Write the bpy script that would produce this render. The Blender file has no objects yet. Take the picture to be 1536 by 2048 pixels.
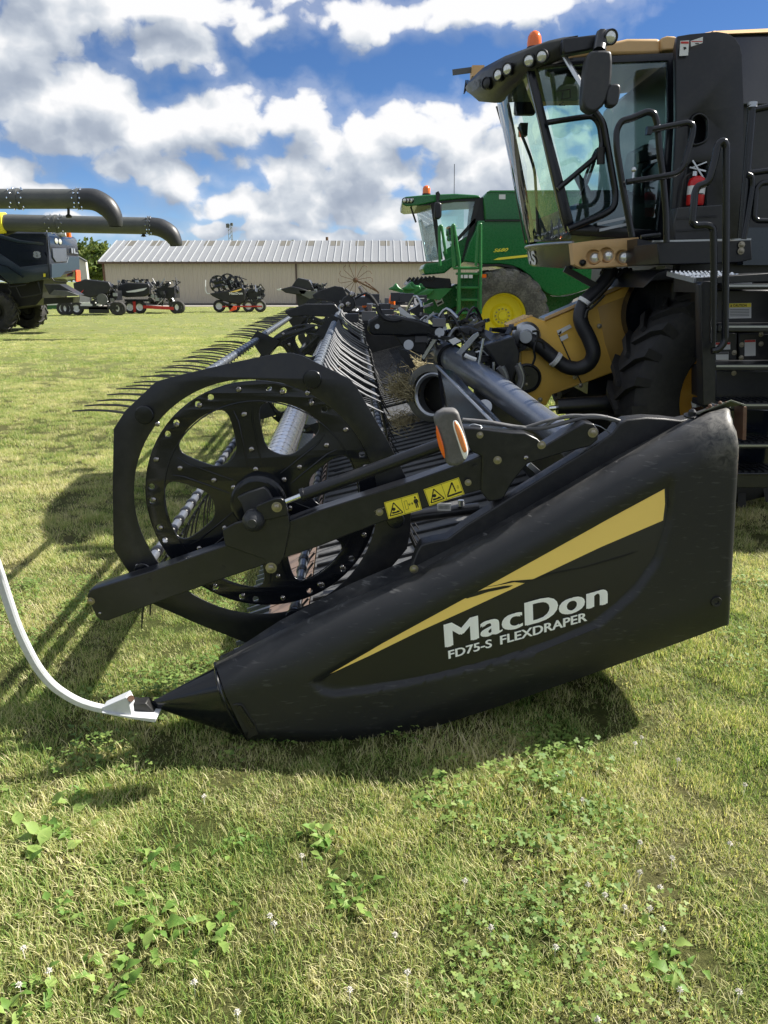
import bpy, bmesh, math, random
import numpy as np
from mathutils import Vector, Matrix, Quaternion, noise as mnoise
random.seed(7); np.random.seed(7)
rad = math.radians
scene = bpy.context.scene
COL = scene.collection
# ------------------------------------------------------------------ camera
EYE = 1.70; PITCH = rad(16.7); FPX = 1540.0
cam_d = bpy.data.cameras.new('camera'); cam = bpy.data.objects.new('camera', cam_d); COL.objects.link(cam)
cam.location = (0, 0, EYE); cam.rotation_euler = (math.pi/2 - PITCH, 0, 0)
cam_d.sensor_fit = 'VERTICAL'; cam_d.sensor_height = 24; cam_d.lens = 24*FPX/2048
cam_d.clip_start = 0.05; cam_d.clip_end = 3000
scene.camera = cam
# ------------------------------------------------------------------ light
SUNV = Vector((1.0, 0.41, 0.98)).normalized()
sun_d = bpy.data.lights.new('sun', 'SUN'); sun = bpy.data.objects.new('sun', sun_d); COL.objects.link(sun)
sun_d.energy = 4.5; sun_d.angle = rad(0.5); sun_d.color = (1.0, 0.95, 0.86)
sun.rotation_euler = (-SUNV).to_track_quat('-Z', 'Y').to_euler(); sun.location = (20, 7, 20)
scene.view_settings.view_transform = 'Standard'; scene.view_settings.look = 'None'
scene.view_settings.gamma = 1; scene.view_settings.use_curve_mapping = False
scene.view_settings.exposure = 1.3
SKY_STRENGTH = 0.07
# ------------------------------------------------------------------ picture helpers (a pixel of the photo at a chosen distance)
def ray(px, py):
    x = (px-768)/FPX; y = (1024-py)/FPX
    return Vector((x, math.cos(PITCH)+y*math.sin(PITCH), -math.sin(PITCH)+y*math.cos(PITCH)))
class Slope:
    """an upright plane that is turned a little: Y = c + B*X"""
    B = 0.147
    def __init__(s, c): s.c = c
    def __add__(s, o): return Slope(s.c+o)
    def __sub__(s, o): return Slope(s.c-o)
def at(px, py, Y):
    d = ray(px, py)
    if isinstance(Y, Slope):
        t = Y.c/(d.y-Slope.B*d.x); return Vector((d.x*t, d.y*t, EYE+d.z*t))
    t = Y/d.y
    return Vector((d.x*t, Y, EYE+d.z*t))
def gp(px, py, z=0.0):
    d = ray(px, py); t = (z-EYE)/d.z
    return Vector((d.x*t, d.y*t, z))
def crop(ox, oy, s):
    return lambda *pts: [(ox+x*s, oy+y*s) for x, y in pts]
C1 = crop(0, 340, .3385); C2 = crop(400, 440, .2995); C3 = crop(760, 340, .2995); C4 = crop(900, 30, .4141)
C5 = crop(1000, 440, .349); C6 = crop(130, 560, .4557); C7 = crop(640, 560, .3906); C8 = crop(1220, 180, .2057)
D2 = crop(560, 780, .6354); D3 = crop(0, 1100, .3385); D7 = crop(840, 900, .3255); D1 = crop(160, 1000, .4557)
E1 = crop(1130, 780, .2643); E2 = crop(700, 560, .2344); E3 = crop(440, 900, .1693); E4 = crop(830, 790, .2734); E5 = crop(0, 440, .15625)
def atl(pts, Y): return [at(x, y, Y) for x, y in pts]
def xz(pts, Y): return [(p.x, p.z) for p in atl(pts, Y)]
def lerp(a, b, t): return a+(b-a)*t
# ------------------------------------------------------------------ objects
WM = {}
def tag(o, label=None, cat=None, group=None, kind=None):
    if label: o['label'] = label
    if cat: o['category'] = cat
    if group: o['group'] = group
    if kind: o['kind'] = kind
    return o
def thing(name, label, cat, loc=(0, 0, 0), group=None):
    o = bpy.data.objects.new(name, None); COL.objects.link(o); o.location = loc; o.empty_display_size = .2
    WM[o] = Matrix.Translation(loc)
    return tag(o, label, cat, group)
def place(name, mesh, mat=None, parent=None, M=None, mods=None):
    o = bpy.data.objects.new(name, mesh); COL.objects.link(o)
    M = M or Matrix.Identity(4)
    if parent is not None:
        o.parent = parent; o.matrix_basis = WM[parent].inverted() @ M
    else: o.matrix_basis = M
    WM[o] = M
    if mat is not None and len(mesh.materials) == 0: mesh.materials.append(mat)
    return o
class B:
    """mesh collector in world metres"""
    def __init__(s): s.v = []; s.f = []
    def add(s, vs, fs):
        n = len(s.v); s.v += [tuple(v) for v in vs]; s.f += [tuple(i+n for i in f) for f in fs]; return s
    def box(s, a, b):
        x0, y0, z0 = [min(a[i], b[i]) for i in range(3)]; x1, y1, z1 = [max(a[i], b[i]) for i in range(3)]
        return s.add([(x0,y0,z0),(x1,y0,z0),(x1,y1,z0),(x0,y1,z0),(x0,y0,z1),(x1,y0,z1),(x1,y1,z1),(x0,y1,z1)],
                     [(0,3,2,1),(4,5,6,7),(0,1,5,4),(1,2,6,5),(2,3,7,6),(3,0,4,7)])
    def obox(s, c, u, v, w):
        c, u, v, w = map(Vector, (c, u, v, w))
        P = [c+a*u+b*v+d*w for d in (-1, 1) for a, b in ((-1,-1),(1,-1),(1,1),(-1,1))]
        return s.add(P, [(0,3,2,1),(4,5,6,7),(0,1,5,4),(1,2,6,5),(2,3,7,6),(3,0,4,7)])
    def beam(s, a, b, w, h, up=(0, 0, 1)):
        a, b = Vector(a), Vector(b); d = (b-a); L = d.length; d.normalize()
        n = d.cross(Vector(up))
        if n.length < 1e-4: n = d.cross(Vector((0, 1, 0)))
        n.normalize(); m = n.cross(d)
        return s.obox((a+b)/2, d*L/2, n*w/2, m*h/2)
    def prism(s, pts, vec):
        vec = Vector(vec); pts = [Vector(p) for p in pts]; n = len(pts)
        return s.add(pts+[p+vec for p in pts], [tuple(range(n)), tuple(range(2*n-1, n-1, -1))]+[(i, i+n, (i+1) % n+n, (i+1) % n) for i in range(n)])
    def tube(s, pts, r, n=10, caps=True):
        pts = [Vector(p) for p in pts]; k = len(pts); rs = [float(q) for q in r] if isinstance(r, (list, tuple)) else [r]*k
        up = None; V = []; F = []
        for i, p in enumerate(pts):
            d = (pts[min(i+1, k-1)]-pts[max(i-1, 0)])
            d = d.normalized() if d.length > 1e-9 else Vector((0, 0, 1))
            if up is None:
                up = d.cross(Vector((0.13, .21, 1)))
                if up.length < 1e-3: up = d.cross(Vector((1, 0, 0)))
            up = (up-d*up.dot(d)).normalized(); w = d.cross(up)
            for j in range(n):
                a = 2*math.pi*j/n; V.append(p+rs[i]*(math.cos(a)*up+math.sin(a)*w))
        for i in range(k-1):
            for j in range(n):
                F.append((i*n+j, i*n+(j+1) % n, (i+1)*n+(j+1) % n, (i+1)*n+j))
        if caps: F += [tuple(range(n-1, -1, -1)), tuple(range((k-1)*n, k*n))]
        return s.add(V, F)
    def cyl(s, a, b, r, n=16): return s.tube([a, b], r, n)
    def lathe(s, o, ax, prof, n=24, up=(0, 0, 1), caps=True):
        """prof: (radius, along)"""
        o = Vector(o); ax = Vector(ax).normalized(); u = ax.cross(Vector(up))
        if u.length < 1e-3: u = ax.cross(Vector((1, 0, 0)))
        u.normalize(); w = ax.cross(u); V = []; F = []; k = len(prof)
        for r, h in prof:
            for j in range(n):
                a = 2*math.pi*j/n; V.append(o+ax*h+r*(math.cos(a)*u+math.sin(a)*w))
        for i in range(k-1):
            for j in range(n): F.append((i*n+j, i*n+(j+1) % n, (i+1)*n+(j+1) % n, (i+1)*n+j))
        if caps and prof[0][0] > 1e-4: F.append(tuple(range(n-1, -1, -1)))
        if caps and prof[-1][0] > 1e-4: F.append(tuple(range((k-1)*n, k*n)))
        return s.add(V, F)
    def ball(s, c, r, n=12, sq=(1, 1, 1)):
        V = []; F = []; m = n//2; c = Vector(c)
        for i in range(m+1):
            t = math.pi*i/m
            for j in range(n):
                a = 2*math.pi*j/n
                V.append(c+Vector((r*sq[0]*math.sin(t)*math.cos(a), r*sq[1]*math.sin(t)*math.sin(a), r*sq[2]*math.cos(t))))
        for i in range(m):
            for j in range(n): F.append((i*n+j, (i+1)*n+j, (i+1)*n+(j+1) % n, i*n+(j+1) % n))
        return s.add(V, F)
    def mesh(s, name='m', smooth=None, weld=True):
        me = bpy.data.meshes.new(name); me.from_pydata(s.v, [], s.f)
        bm = bmesh.new(); bm.from_mesh(me)
        if weld: bmesh.ops.remove_doubles(bm, verts=bm.verts, dist=1e-6)
        bmesh.ops.recalc_face_normals(bm, faces=bm.faces)
        bm.to_mesh(me); bm.free()
        if smooth is not None:
            me.shade_smooth(); me.set_sharp_from_angle(angle=rad(smooth))
        return me
    def obj(s, name, mat, parent=None, smooth=None, bevel=None, seg=2):
        me = s.mesh(name, smooth); o = place(name, me, mat, parent)
        if bevel: add_bevel(o, bevel, seg)
        return o
def add_bevel(o, w, seg=2):
    m = o.modifiers.new('bevel', 'BEVEL'); m.width = w; m.segments = seg; m.limit_method = 'ANGLE'; m.angle_limit = rad(35)
    o.data.shade_smooth(); o.data.set_sharp_from_angle(angle=rad(50)); m.harden_normals = False
    return o
def chaikin(pts, it=2, closed=True):
    pts = [Vector(p) for p in pts]
    for _ in range(it):
        q = []; n = len(pts)
        for i in range(n if closed else n-1):
            a, b = pts[i], pts[(i+1) % n]; q += [a*.75+b*.25, a*.25+b*.75]
        if not closed: q = [pts[0]]+q+[pts[-1]]
        pts = q
    return pts
def spl(pts, n=8):
    """Catmull-Rom through points"""
    pts = [Vector(p) for p in pts]; P = [pts[0]]+pts+[pts[-1]]; out = []
    for i in range(1, len(P)-2):
        p0, p1, p2, p3 = P[i-1:i+3]
        for k in range(n):
            t = k/n
            out.append(.5*((2*p1)+(p2-p0)*t+(2*p0-5*p1+4*p2-p3)*t*t+(3*p1-p0-3*p2+p3)*t**3))
    out.append(pts[-1]); return out
def bend(pts, r=.04, n=5):
    """polyline with rounded corners of radius about r"""
    pts = [Vector(p) for p in pts]; out = [pts[0]]
    for i in range(1, len(pts)-1):
        a, b, c = pts[i-1:i+2]; ra = min(r, (a-b).length*.48, (c-b).length*.48)
        p = b+(a-b).normalized()*ra; q = b+(c-b).normalized()*ra
        for k in range(n+1):
            t = k/n; out.append((1-t)**2*p+2*t*(1-t)*b+t*t*q)
    out.append(pts[-1]); return out
def circ(c, r, n=24, a0=0): return [(c[0]+r*math.cos(a0+2*math.pi*i/n), c[1]+r*math.sin(a0+2*math.pi*i/n)) for i in range(n)]
def curve_mesh(cu):
    ob = bpy.data.objects.new('tmp', cu); COL.objects.link(ob)
    dg = bpy.context.evaluated_depsgraph_get(); dg.update()
    me = bpy.data.meshes.new_from_object(ob.evaluated_get(dg)); bpy.data.objects.remove(ob); bpy.data.curves.remove(cu)
    return me
def flat(outline, holes=(), th=.01, bev=0.0, bres=1):
    """2D outline with holes filled, thickness th centred on z=0"""
    cu = bpy.data.curves.new('c', 'CURVE'); cu.dimensions = '2D'; cu.fill_mode = 'BOTH'
    for poly in [outline]+list(holes):
        sp = cu.splines.new('POLY'); sp.points.add(len(poly)-1); sp.use_cyclic_u = True
        for i, p in enumerate(poly): sp.points[i].co = (p[0], p[1], 0, 1)
    cu.extrude = max(th/2-bev, 1e-4)
    if bev > 0: cu.bevel_depth = bev; cu.bevel_resolution = bres; cu.offset = -bev
    return curve_mesh(cu)
def frame(o, U, V):
    U = Vector(U).normalized(); V = Vector(V).normalized(); N = U.cross(V).normalized()
    return Matrix(((U.x, V.x, N.x, o[0]), (U.y, V.y, N.y, o[1]), (U.z, V.z, N.z, o[2]), (0, 0, 0, 1)))
def fix(me, smooth=35):
    bm = bmesh.new(); bm.from_mesh(me); bmesh.ops.remove_doubles(bm, verts=bm.verts, dist=1e-5); bm.to_mesh(me); bm.free()
    me.shade_smooth(); me.set_sharp_from_angle(angle=rad(smooth)); return me
def yplate(name, pts, Y, th, mat, parent=None, holes=(), bev=.0, smooth=35):
    """plate whose front face stands at distance Y, traced in photo pixels"""
    me = flat(xz(pts, Y), [xz(h, Y) for h in holes], th, bev)
    if isinstance(Y, Slope): me.transform(Matrix(((1, 0, 0, 0), (Slope.B, 0, -1, Y.c+th/2), (0, 1, 0, 0), (0, 0, 0, 1))))
    else: me.transform(frame((0, Y+th/2, 0), (1, 0, 0), (0, 0, 1)))
    fix(me, smooth)
    return place(name, me, mat, parent)
def pprism(name, pts, Y, depth, mat, parent=None, bevel=None, smooth=None):
    """solid block whose near face is traced at distance Y, depth metres deep"""
    return B().prism(atl(pts, Y), (0, depth, 0)).obj(name, mat, parent, smooth, bevel)
def textmesh(s, size=1.0, off=0.0, th=.0, shear=0.0, space=1.0, align='LEFT'):
    cu = bpy.data.curves.new('t', 'FONT'); cu.body = s; cu.size = size; cu.offset = off; cu.extrude = th
    cu.shear = shear; cu.space_character = space; cu.align_x = align; cu.resolution_u = 4
    return curve_mesh(cu)
def text_fit(name, s, o, U, V, width, height, mat, parent, off=0.0, th=.0015, shear=0.0, space=1.0, bold=0.0):
    """lettering with its lower left corner at o, spanning width along U and height along V"""
    me = textmesh(s, 1.0, off, 0.0, shear, space)
    if bold:
        bmx = bmesh.new(); bmx.from_mesh(me); n0 = list(bmx.verts)+list(bmx.edges)+list(bmx.faces)
        for q in (1, 2):
            r = bmesh.ops.duplicate(bmx, geom=n0); vs = [e for e in r['geom'] if isinstance(e, bmesh.types.BMVert)]
            for v_ in vs: v_.co += Vector((bold*q*.5, (q-1.5)*bold*.3, .0012*q))
        bmx.to_mesh(me); bmx.free()
    co = np.array([v.co[:] for v in me.vertices]); lo = co.min(0); hi = co.max(0)
    M = frame(o, U, V) @ Matrix.Diagonal((width/(hi[0]-lo[0]), height/(hi[1]-lo[1]), 1, 1)) @ Matrix.Translation((-lo[0], -lo[1], 0))
    me.transform(M); me.update()
    o_ = place(name, me, mat, parent)
    return o_
def copy_tree(o, M, label=None, parent=None):
    """copy thing and parts; M moves it in world space"""
    c = o.copy(); COL.objects.link(c)
    if parent is None:
        c.matrix_basis = M @ WM[o]; WM[c] = M @ WM[o]
        if label: c['label'] = label
    else: c.parent = parent; WM[c] = M @ WM[o]
    for ch in [x for x in WM if x.parent == o]: copy_tree(ch, M, None, c)
    return c
# ------------------------------------------------------------------ materials
def nodes(name):
    m = bpy.data.materials.new(name); m.use_nodes = True; nt = m.node_tree; nt.nodes.clear()
    return m, nt, nt.nodes, nt.links
def N(nt, t, **kw):
    n = nt.nodes.new(t)
    for k, v in kw.items():
        if k.startswith('i_'): n.inputs[k[2:].replace('_', ' ')].default_value = v
        else: setattr(n, k, v)
    return n
def mixc(nt, fac, a, b, mode='MIX'):
    n = nt.nodes.new('ShaderNodeMix'); n.data_type = 'RGBA'; n.blend_type = mode
    for sock, v in ((n.inputs[0], fac), (n.inputs[6], a), (n.inputs[7], b)):
        if hasattr(v, 'is_linked') or hasattr(v, 'links'): nt.links.new(v, sock)
        elif isinstance(v, (int, float)): sock.default_value = v
        else: sock.default_value = tuple(v)+((1,) if len(v) == 3 else ())
    return n.outputs[2]
def mth(nt, op, a, b=0.0, c=None, clamp=False):
    n = nt.nodes.new('ShaderNodeMath'); n.operation = op; n.use_clamp = clamp
    for i, v in enumerate((a, b, c)):
        if v is None: continue
        if hasattr(v, 'links'): nt.links.new(v, n.inputs[i])
        else: n.inputs[i].default_value = v
    return n.outputs[0]
def ramp(nt, fac, stops, interp='LINEAR'):
    n = nt.nodes.new('ShaderNodeValToRGB'); n.color_ramp.interpolation = interp
    while len(n.color_ramp.elements) < len(stops): n.color_ramp.elements.new(.5)
    for e, (p, c) in zip(n.color_ramp.elements, stops):
        e.position = p; e.color = tuple(c)+((1,) if len(c) == 3 else ())
    nt.links.new(fac, n.inputs[0]); return n.outputs[0]
def noise(nt, vec, scale, detail=4, rough=.55, dist=0.0):
    n = N(nt, 'ShaderNodeTexNoise'); n.inputs['Scale'].default_value = scale; n.inputs['Detail'].default_value = detail
    n.inputs['Roughness'].default_value = rough; n.inputs['Distortion'].default_value = dist
    nt.links.new(vec, n.inputs['Vector']); return n.outputs['Fac']
def paint(name, col, rough=.4, metal=0.0, var=.12, dust=.0, dustcol=(.30, .27, .22), bump=.0, bscale=60, coat=0.0, nscale=3.0, spec=.5):
    """painted / plastic / metal surface with uneven gloss, tone and settled dust patches"""
    m, nt, ns, ln = nodes(name)
    out = N(nt, 'ShaderNodeOutputMaterial'); b = N(nt, 'ShaderNodeBsdfPrincipled'); ln.new(b.outputs[0], out.inputs[0])
    pos = N(nt, 'ShaderNodeNewGeometry').outputs['Position']
    f1 = noise(nt, pos, nscale, 5, .6); f2 = noise(nt, pos, nscale*9, 6, .65, .4)
    c0 = tuple(c*(1-var) for c in col); c1 = tuple(min(1, c*(1+var)) for c in col)
    c = mixc(nt, f1, c0, c1)
    if dust > 0:
        fm = mth(nt, 'MULTIPLY', f1, f2); fm = mth(nt, 'MULTIPLY_ADD', fm, 4.0, -.75, True); fm = mth(nt, 'MULTIPLY', fm, dust)
        c = mixc(nt, fm, c, dustcol)
    ln.new(c, b.inputs['Base Color'])
    r = mth(nt, 'MULTIPLY_ADD', f2, .3*min(1, rough*2), rough-.15*min(1, rough*2), True); ln.new(r, b.inputs['Roughness'])
    b.inputs['Metallic'].default_value = metal; b.inputs['Specular IOR Level'].default_value = spec
    if coat: b.inputs['Coat Weight'].default_value = coat; b.inputs['Coat Roughness'].default_value = .08
    if bump > 0:
        bp = N(nt, 'ShaderNodeBump'); bp.inputs['Strength'].default_value = bump; bp.inputs['Distance'].default_value = .003
        ln.new(noise(nt, pos, bscale, 4, .6), bp.inputs['Height']); ln.new(bp.outputs[0], b.inputs['Normal'])
    return m
def glass(name, tint=(.72, .86, .82), rough=.01, f=1.0):
    m, nt, ns, ln = nodes(name)
    out = N(nt, 'ShaderNodeOutputMaterial'); mx = N(nt, 'ShaderNodeMixShader'); tr = N(nt, 'ShaderNodeBsdfTransparent'); gl = N(nt, 'ShaderNodeBsdfGlossy')
    tr.inputs[0].default_value = tint+(1,); gl.inputs['Roughness'].default_value = rough; gl.inputs[0].default_value = (.9, .95, 1, 1)
    fr = N(nt, 'ShaderNodeLayerWeight'); fr.inputs[0].default_value = .35
    k = mth(nt, 'MULTIPLY_ADD', fr.outputs['Fresnel'], .8*f, .06*f, True)
    ln.new(k, mx.inputs[0]); ln.new(tr.outputs[0], mx.inputs[1]); ln.new(gl.outputs[0], mx.inputs[2]); ln.new(mx.outputs[0], out.inputs[0])
    return m
M_ = {}
M_['black'] = paint('black_steel_paint', (.0075, .009, .0135), .33, dust=.05)
M_['blackgl'] = paint('black_gloss_paint', (.0065, .008, .0125), .2, dust=.0)
M_['plastic'] = paint('black_moulded_plastic', (.009, .010, .014), .44, dust=.10, bump=.22, bscale=500, nscale=4, dustcol=(.16, .15, .13))
M_['plastic2'] = paint('dark_grey_plastic', (.024, .026, .031), .45, dust=.06, bump=.08, bscale=240)
M_['grey'] = paint('grey_plastic', (.10, .105, .11), .5, dust=.25)
M_['visor'] = paint('dark_olive_plastic', (.020, .021, .016), .42, dust=.03)
M_['rubber'] = paint('tyre_rubber', (.022, .022, .023), .8, dust=.5, dustcol=(.13, .12, .10), bump=.2, bscale=30)
M_['dustyrubber'] = paint('dusty_tyre_rubber', (.07, .066, .06), .85, dust=.8, dustcol=(.30, .28, .25), bump=.2, bscale=30)
M_['green'] = paint('green_paint', (.009, .145, .034), .28, dust=.02, dustcol=(.12, .14, .08), coat=.3)
M_['greenlt'] = paint('light_green_paint', (.022, .19, .045), .35, dust=.2, dustcol=(.2, .25, .12))
M_['jdyellow'] = paint('yellow_rim_paint', (.88, .74, .02), .4, dust=.12, dustcol=(.45, .40, .2))
M_['catyellow'] = paint('ochre_machine_paint', (.86, .52, .09), .42, dust=.12, dustcol=(.45, .33, .16))
M_['tan'] = paint('faded_tan_paint', (.66, .42, .19), .5, dust=.2, dustcol=(.5, .38, .25))
M_['steel'] = paint('worn_galvanised_steel', (.42, .44, .47), .32, metal=.9, dust=.2, dustcol=(.3, .29, .28))
M_['zinc'] = paint('zinc_bolt', (.34, .31, .25), .4, metal=1.0)
M_['chrome'] = paint('chrome', (.8, .82, .85), .08, metal=1.0)
M_['tube'] = paint('pipe_dark_steel', (.20, .22, .26), .3, metal=.6, dust=.35, dustcol=(.34, .33, .32), nscale=6)
M_['tine'] = paint('tine_dark', (.02, .021, .024), .35)
M_['tinetube'] = paint('tine_tube_grey', (.17, .19, .22), .32, metal=.6, dust=.2)
M_['draper'] = paint('draper_rubber', (.075, .080, .088), .6, dust=.5, dustcol=(.17, .16, .15))
M_['decalyellow'] = paint('yellow_decal', (1.0, .70, .19), .38, var=.03)
M_['stickyel'] = paint('yellow_sticker', (.95, .80, .06), .4, var=.04)
M_['ink'] = paint('black_ink', (.012, .012, .012), .45)
M_['white'] = paint('white_paint', (.96, .97, .98), .4, var=.02, dust=.02)
M_['rodwhite'] = paint('scuffed_white_rod', (.56, .58, .61), .45, var=.08, dust=.5, dustcol=(.34, .33, .27), nscale=7)
M_['label'] = paint('label_white', (.72, .73, .74), .45, var=.05)
M_['orange'] = paint('orange_lens', (.9, .16, .01), .2, var=.1, coat=.6)
M_['amberlens'] = paint('faded_amber_lens', (.85, .28, .10), .35, var=.25, nscale=25)
M_['red'] = paint('red_paint', (.55, .010, .012), .35, var=.05)
M_['trailerred'] = paint('trailer_red', (.55, .03, .025), .45, dust=.1)
M_['navy'] = paint('navy_gloss_paint', (.008, .012, .022), .18, coat=.7)
M_['slate'] = paint('slate_blue_paint', (.018, .032, .052), .3, coat=.4)
M_['augergrey'] = paint('charcoal_auger_paint', (.072, .078, .078), .38, dust=.1)
M_['silver'] = paint('silver_lettering', (.6, .62, .64), .25, metal=.8)
M_['rust'] = paint('rusty_iron', (.12, .055, .03), .8, dust=.3)
M_['orangetri'] = paint('fluorescent_orange', (.95, .10, .03), .5)
M_['hose'] = paint('black_hose', (.016, .017, .022), .5, bump=.2, bscale=90)
M_['greyhose'] = paint('grey_hose', (.11, .11, .115), .5)
M_['lamp'] = paint('lamp_glass_reflector', (.75, .76, .74), .12, metal=.6)
M_['whiteplastic'] = paint('gauge_face', (.7, .7, .68), .4)
M_['gglass'] = glass('green_tint_glass', (.84, .96, .93))
# ------------------------------------------------------------------ sky with clouds
world = bpy.data.worlds.new('World'); scene.world = world; world.use_nodes = True
wt = world.node_tree; wt.nodes.clear()
def azel(px, py):
    d = ray(px, py).normalized(); return math.atan2(d.x, d.y), math.asin(d.z)
def make_density(hi=True):
    g = bpy.data.node_groups.new('cloud_density', 'ShaderNodeTree')
    g.interface.new_socket('Vector', in_out='INPUT', socket_type='NodeSocketVector')
    g.interface.new_socket('Density', in_out='OUTPUT', socket_type='NodeSocketFloat')
    gi = g.nodes.new('NodeGroupInput'); go = g.nodes.new('NodeGroupOutput'); ln = g.links
    vec = gi.outputs[0]      # (azimuth, elevation, 0)
    def n2(v, sc, det, ro=.55, col=False, dist=0.0):
        n = N(g, 'ShaderNodeTexNoise', noise_dimensions='2D'); n.inputs['Scale'].default_value = sc; n.inputs['Detail'].default_value = det
        n.inputs['Roughness'].default_value = ro; n.inputs['Distortion'].default_value = dist; ln.new(v, n.inputs['Vector']); return n.outputs['Color' if col else 'Fac']
    def warp(v, sc, det, amt):
        s = N(g, 'ShaderNodeVectorMath', operation='SUBTRACT'); ln.new(n2(v, sc, det, .55, True), s.inputs[0]); s.inputs[1].default_value = (.5, .5, .5)
        m_ = N(g, 'ShaderNodeVectorMath', operation='MULTIPLY_ADD'); ln.new(s.outputs[0], m_.inputs[0]); m_.inputs[1].default_value = (amt, amt*.8, 0); ln.new(v, m_.inputs[2]); return m_.outputs[0]
    w = warp(vec, 9, 3, .055)
    acc = None
    blobs = [(-20, 110, 270, 150, 1), (130, 215, 200, 95, 1), (330, 250, 190, 65, 1), (480, 240, 120, 62, .9), (585, 240, 90, 60, 1),
             (690, 330, 170, 95, 1), (880, 270, 230, 72, .95), (1000, 340, 220, 90, .9), (90, -20, 160, 120, .9), (-60, 330, 120, 40, .6),
             (330, 8, 300, 40, .8), (355, 95, 75, 45, .75), (520, 50, 70, 26, .45), (780, 32, 130, 42, .7), (960, 18, 230, 45, .75),
             (260, 335, 65, 34, .85), (350, 378, 75, 52, .9), (20, 345, 75, 42, .85), (100, 378, 70, 20, .7), (480, 408, 90, 30, .7), (620, 420, 150, 42, .9),
             (800, 425, 210, 45, .9), (420, 458, 120, 18, .8), (620, 476, 220, 18, .8), (130, 450, 120, 22, .45), (1000, 430, 300, 60, .8),
             (1240, 300, 120, 80, .6)]
    for (px, py, rx, ry, k) in blobs:
        a, e = azel(px, py); ax = abs(azel(px+rx, py)[0]-azel(px-rx, py)[0])/2; ey = abs(azel(px, py-ry)[1]-azel(px, py+ry)[1])/2
        s2 = N(g, 'ShaderNodeVectorMath', operation='MULTIPLY_ADD'); ln.new(w, s2.inputs[0]); s2.inputs[1].default_value = (1/ax, 1/ey, 0); s2.inputs[2].default_value = (-a/ax, -e/ey, 0)
        s3 = N(g, 'ShaderNodeVectorMath', operation='LENGTH'); ln.new(s2.outputs[0], s3.inputs[0])
        kk = .45+.35*k; v = mth(g, 'MULTIPLY_ADD', s3.outputs['Value'], -(kk-.25), kk)
        acc = v if acc is None else mth(g, 'SMOOTH_MAX', acc, v, .08)
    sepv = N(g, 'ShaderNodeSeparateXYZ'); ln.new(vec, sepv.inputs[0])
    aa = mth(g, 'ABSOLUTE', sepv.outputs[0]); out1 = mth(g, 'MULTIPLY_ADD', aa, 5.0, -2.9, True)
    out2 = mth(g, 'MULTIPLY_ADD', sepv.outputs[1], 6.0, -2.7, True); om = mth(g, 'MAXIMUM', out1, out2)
    gn = mth(g, 'MULTIPLY_ADD', n2(vec, 2.6, 3), 2.6, -.72)  # out-of-view cloud cover, made thicker to brighten the shaded faces
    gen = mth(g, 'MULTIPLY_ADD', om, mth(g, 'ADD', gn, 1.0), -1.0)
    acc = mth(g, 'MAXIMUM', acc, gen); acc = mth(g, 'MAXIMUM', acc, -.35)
    mp = N(g, 'ShaderNodeMapping'); ln.new(vec, mp.inputs[0]); mp.inputs['Scale'].default_value = (1, 1.25, 1)
    m1 = warp(mp.outputs[0], 22, 3, .03)
    f1 = n2(m1, 13, 8 if hi else 4, .56)
    def vor(sc):
        vo = N(g, 'ShaderNodeTexVoronoi', feature='F1', voronoi_dimensions='2D'); vo.inputs['Scale'].default_value = sc; ln.new(m1, vo.inputs['Vector']); return vo.outputs['Distance']
    bil = mth(g, 'MULTIPLY_ADD', vor(17), -.36, .14); bil = mth(g, 'ADD', bil, mth(g, 'MULTIPLY_ADD', vor(38), -.20, .08))
    fl = mth(g, 'MULTIPLY_ADD', f1, .85, -.425)
    d = mth(g, 'ADD', mth(g, 'ADD', acc, fl), bil)
    ln.new(d, go.inputs[0]); return g
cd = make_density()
L = wt.links
tc = N(wt, 'ShaderNodeTexCoord'); sp = N(wt, 'ShaderNodeSeparateXYZ'); nrm = N(wt, 'ShaderNodeVectorMath', operation='NORMALIZE')
L.new(tc.outputs['Generated'], nrm.inputs[0]); L.new(nrm.outputs[0], sp.inputs[0])
az = mth(wt, 'ARCTAN2', sp.outputs[0], sp.outputs[1]); el = mth(wt, 'ARCSINE', sp.outputs[2])
cb = N(wt, 'ShaderNodeCombineXYZ'); L.new(az, cb.inputs[0]); L.new(el, cb.inputs[1])
sky = N(wt, 'ShaderNodeTexSky', sky_type='NISHITA'); sky.sun_disc = False
sky.sun_elevation = math.asin(SUNV.z); sky.sun_rotation = math.atan2(SUNV.x, SUNV.y)
sky.altitude = 250; sky.air_density = 1.0; sky.dust_density = .1; sky.ozone_density = 2.2
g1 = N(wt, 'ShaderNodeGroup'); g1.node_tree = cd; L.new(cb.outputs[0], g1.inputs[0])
of = N(wt, 'ShaderNodeVectorMath', operation='ADD'); L.new(cb.outputs[0], of.inputs[0]); of.inputs[1].default_value = (.012, .034, 0)
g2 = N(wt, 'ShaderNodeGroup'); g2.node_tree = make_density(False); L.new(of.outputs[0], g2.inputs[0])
dens = g1.outputs[0]
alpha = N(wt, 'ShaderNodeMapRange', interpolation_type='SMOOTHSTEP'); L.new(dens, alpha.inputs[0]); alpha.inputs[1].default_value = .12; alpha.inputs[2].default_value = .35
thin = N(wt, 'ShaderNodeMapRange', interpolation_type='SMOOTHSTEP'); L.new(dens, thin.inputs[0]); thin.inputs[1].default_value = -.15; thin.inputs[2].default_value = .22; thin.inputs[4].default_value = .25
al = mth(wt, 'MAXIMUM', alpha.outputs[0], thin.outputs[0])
dif = mth(wt, 'SUBTRACT', dens, g2.outputs[0])
thick = mth(wt, 'SUBTRACT', dens, .35)
lit = mth(wt, 'MULTIPLY_ADD', dif, 1.1, .60); lit = mth(wt, 'MULTIPLY_ADD', thick, -.42, lit, True)
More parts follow.
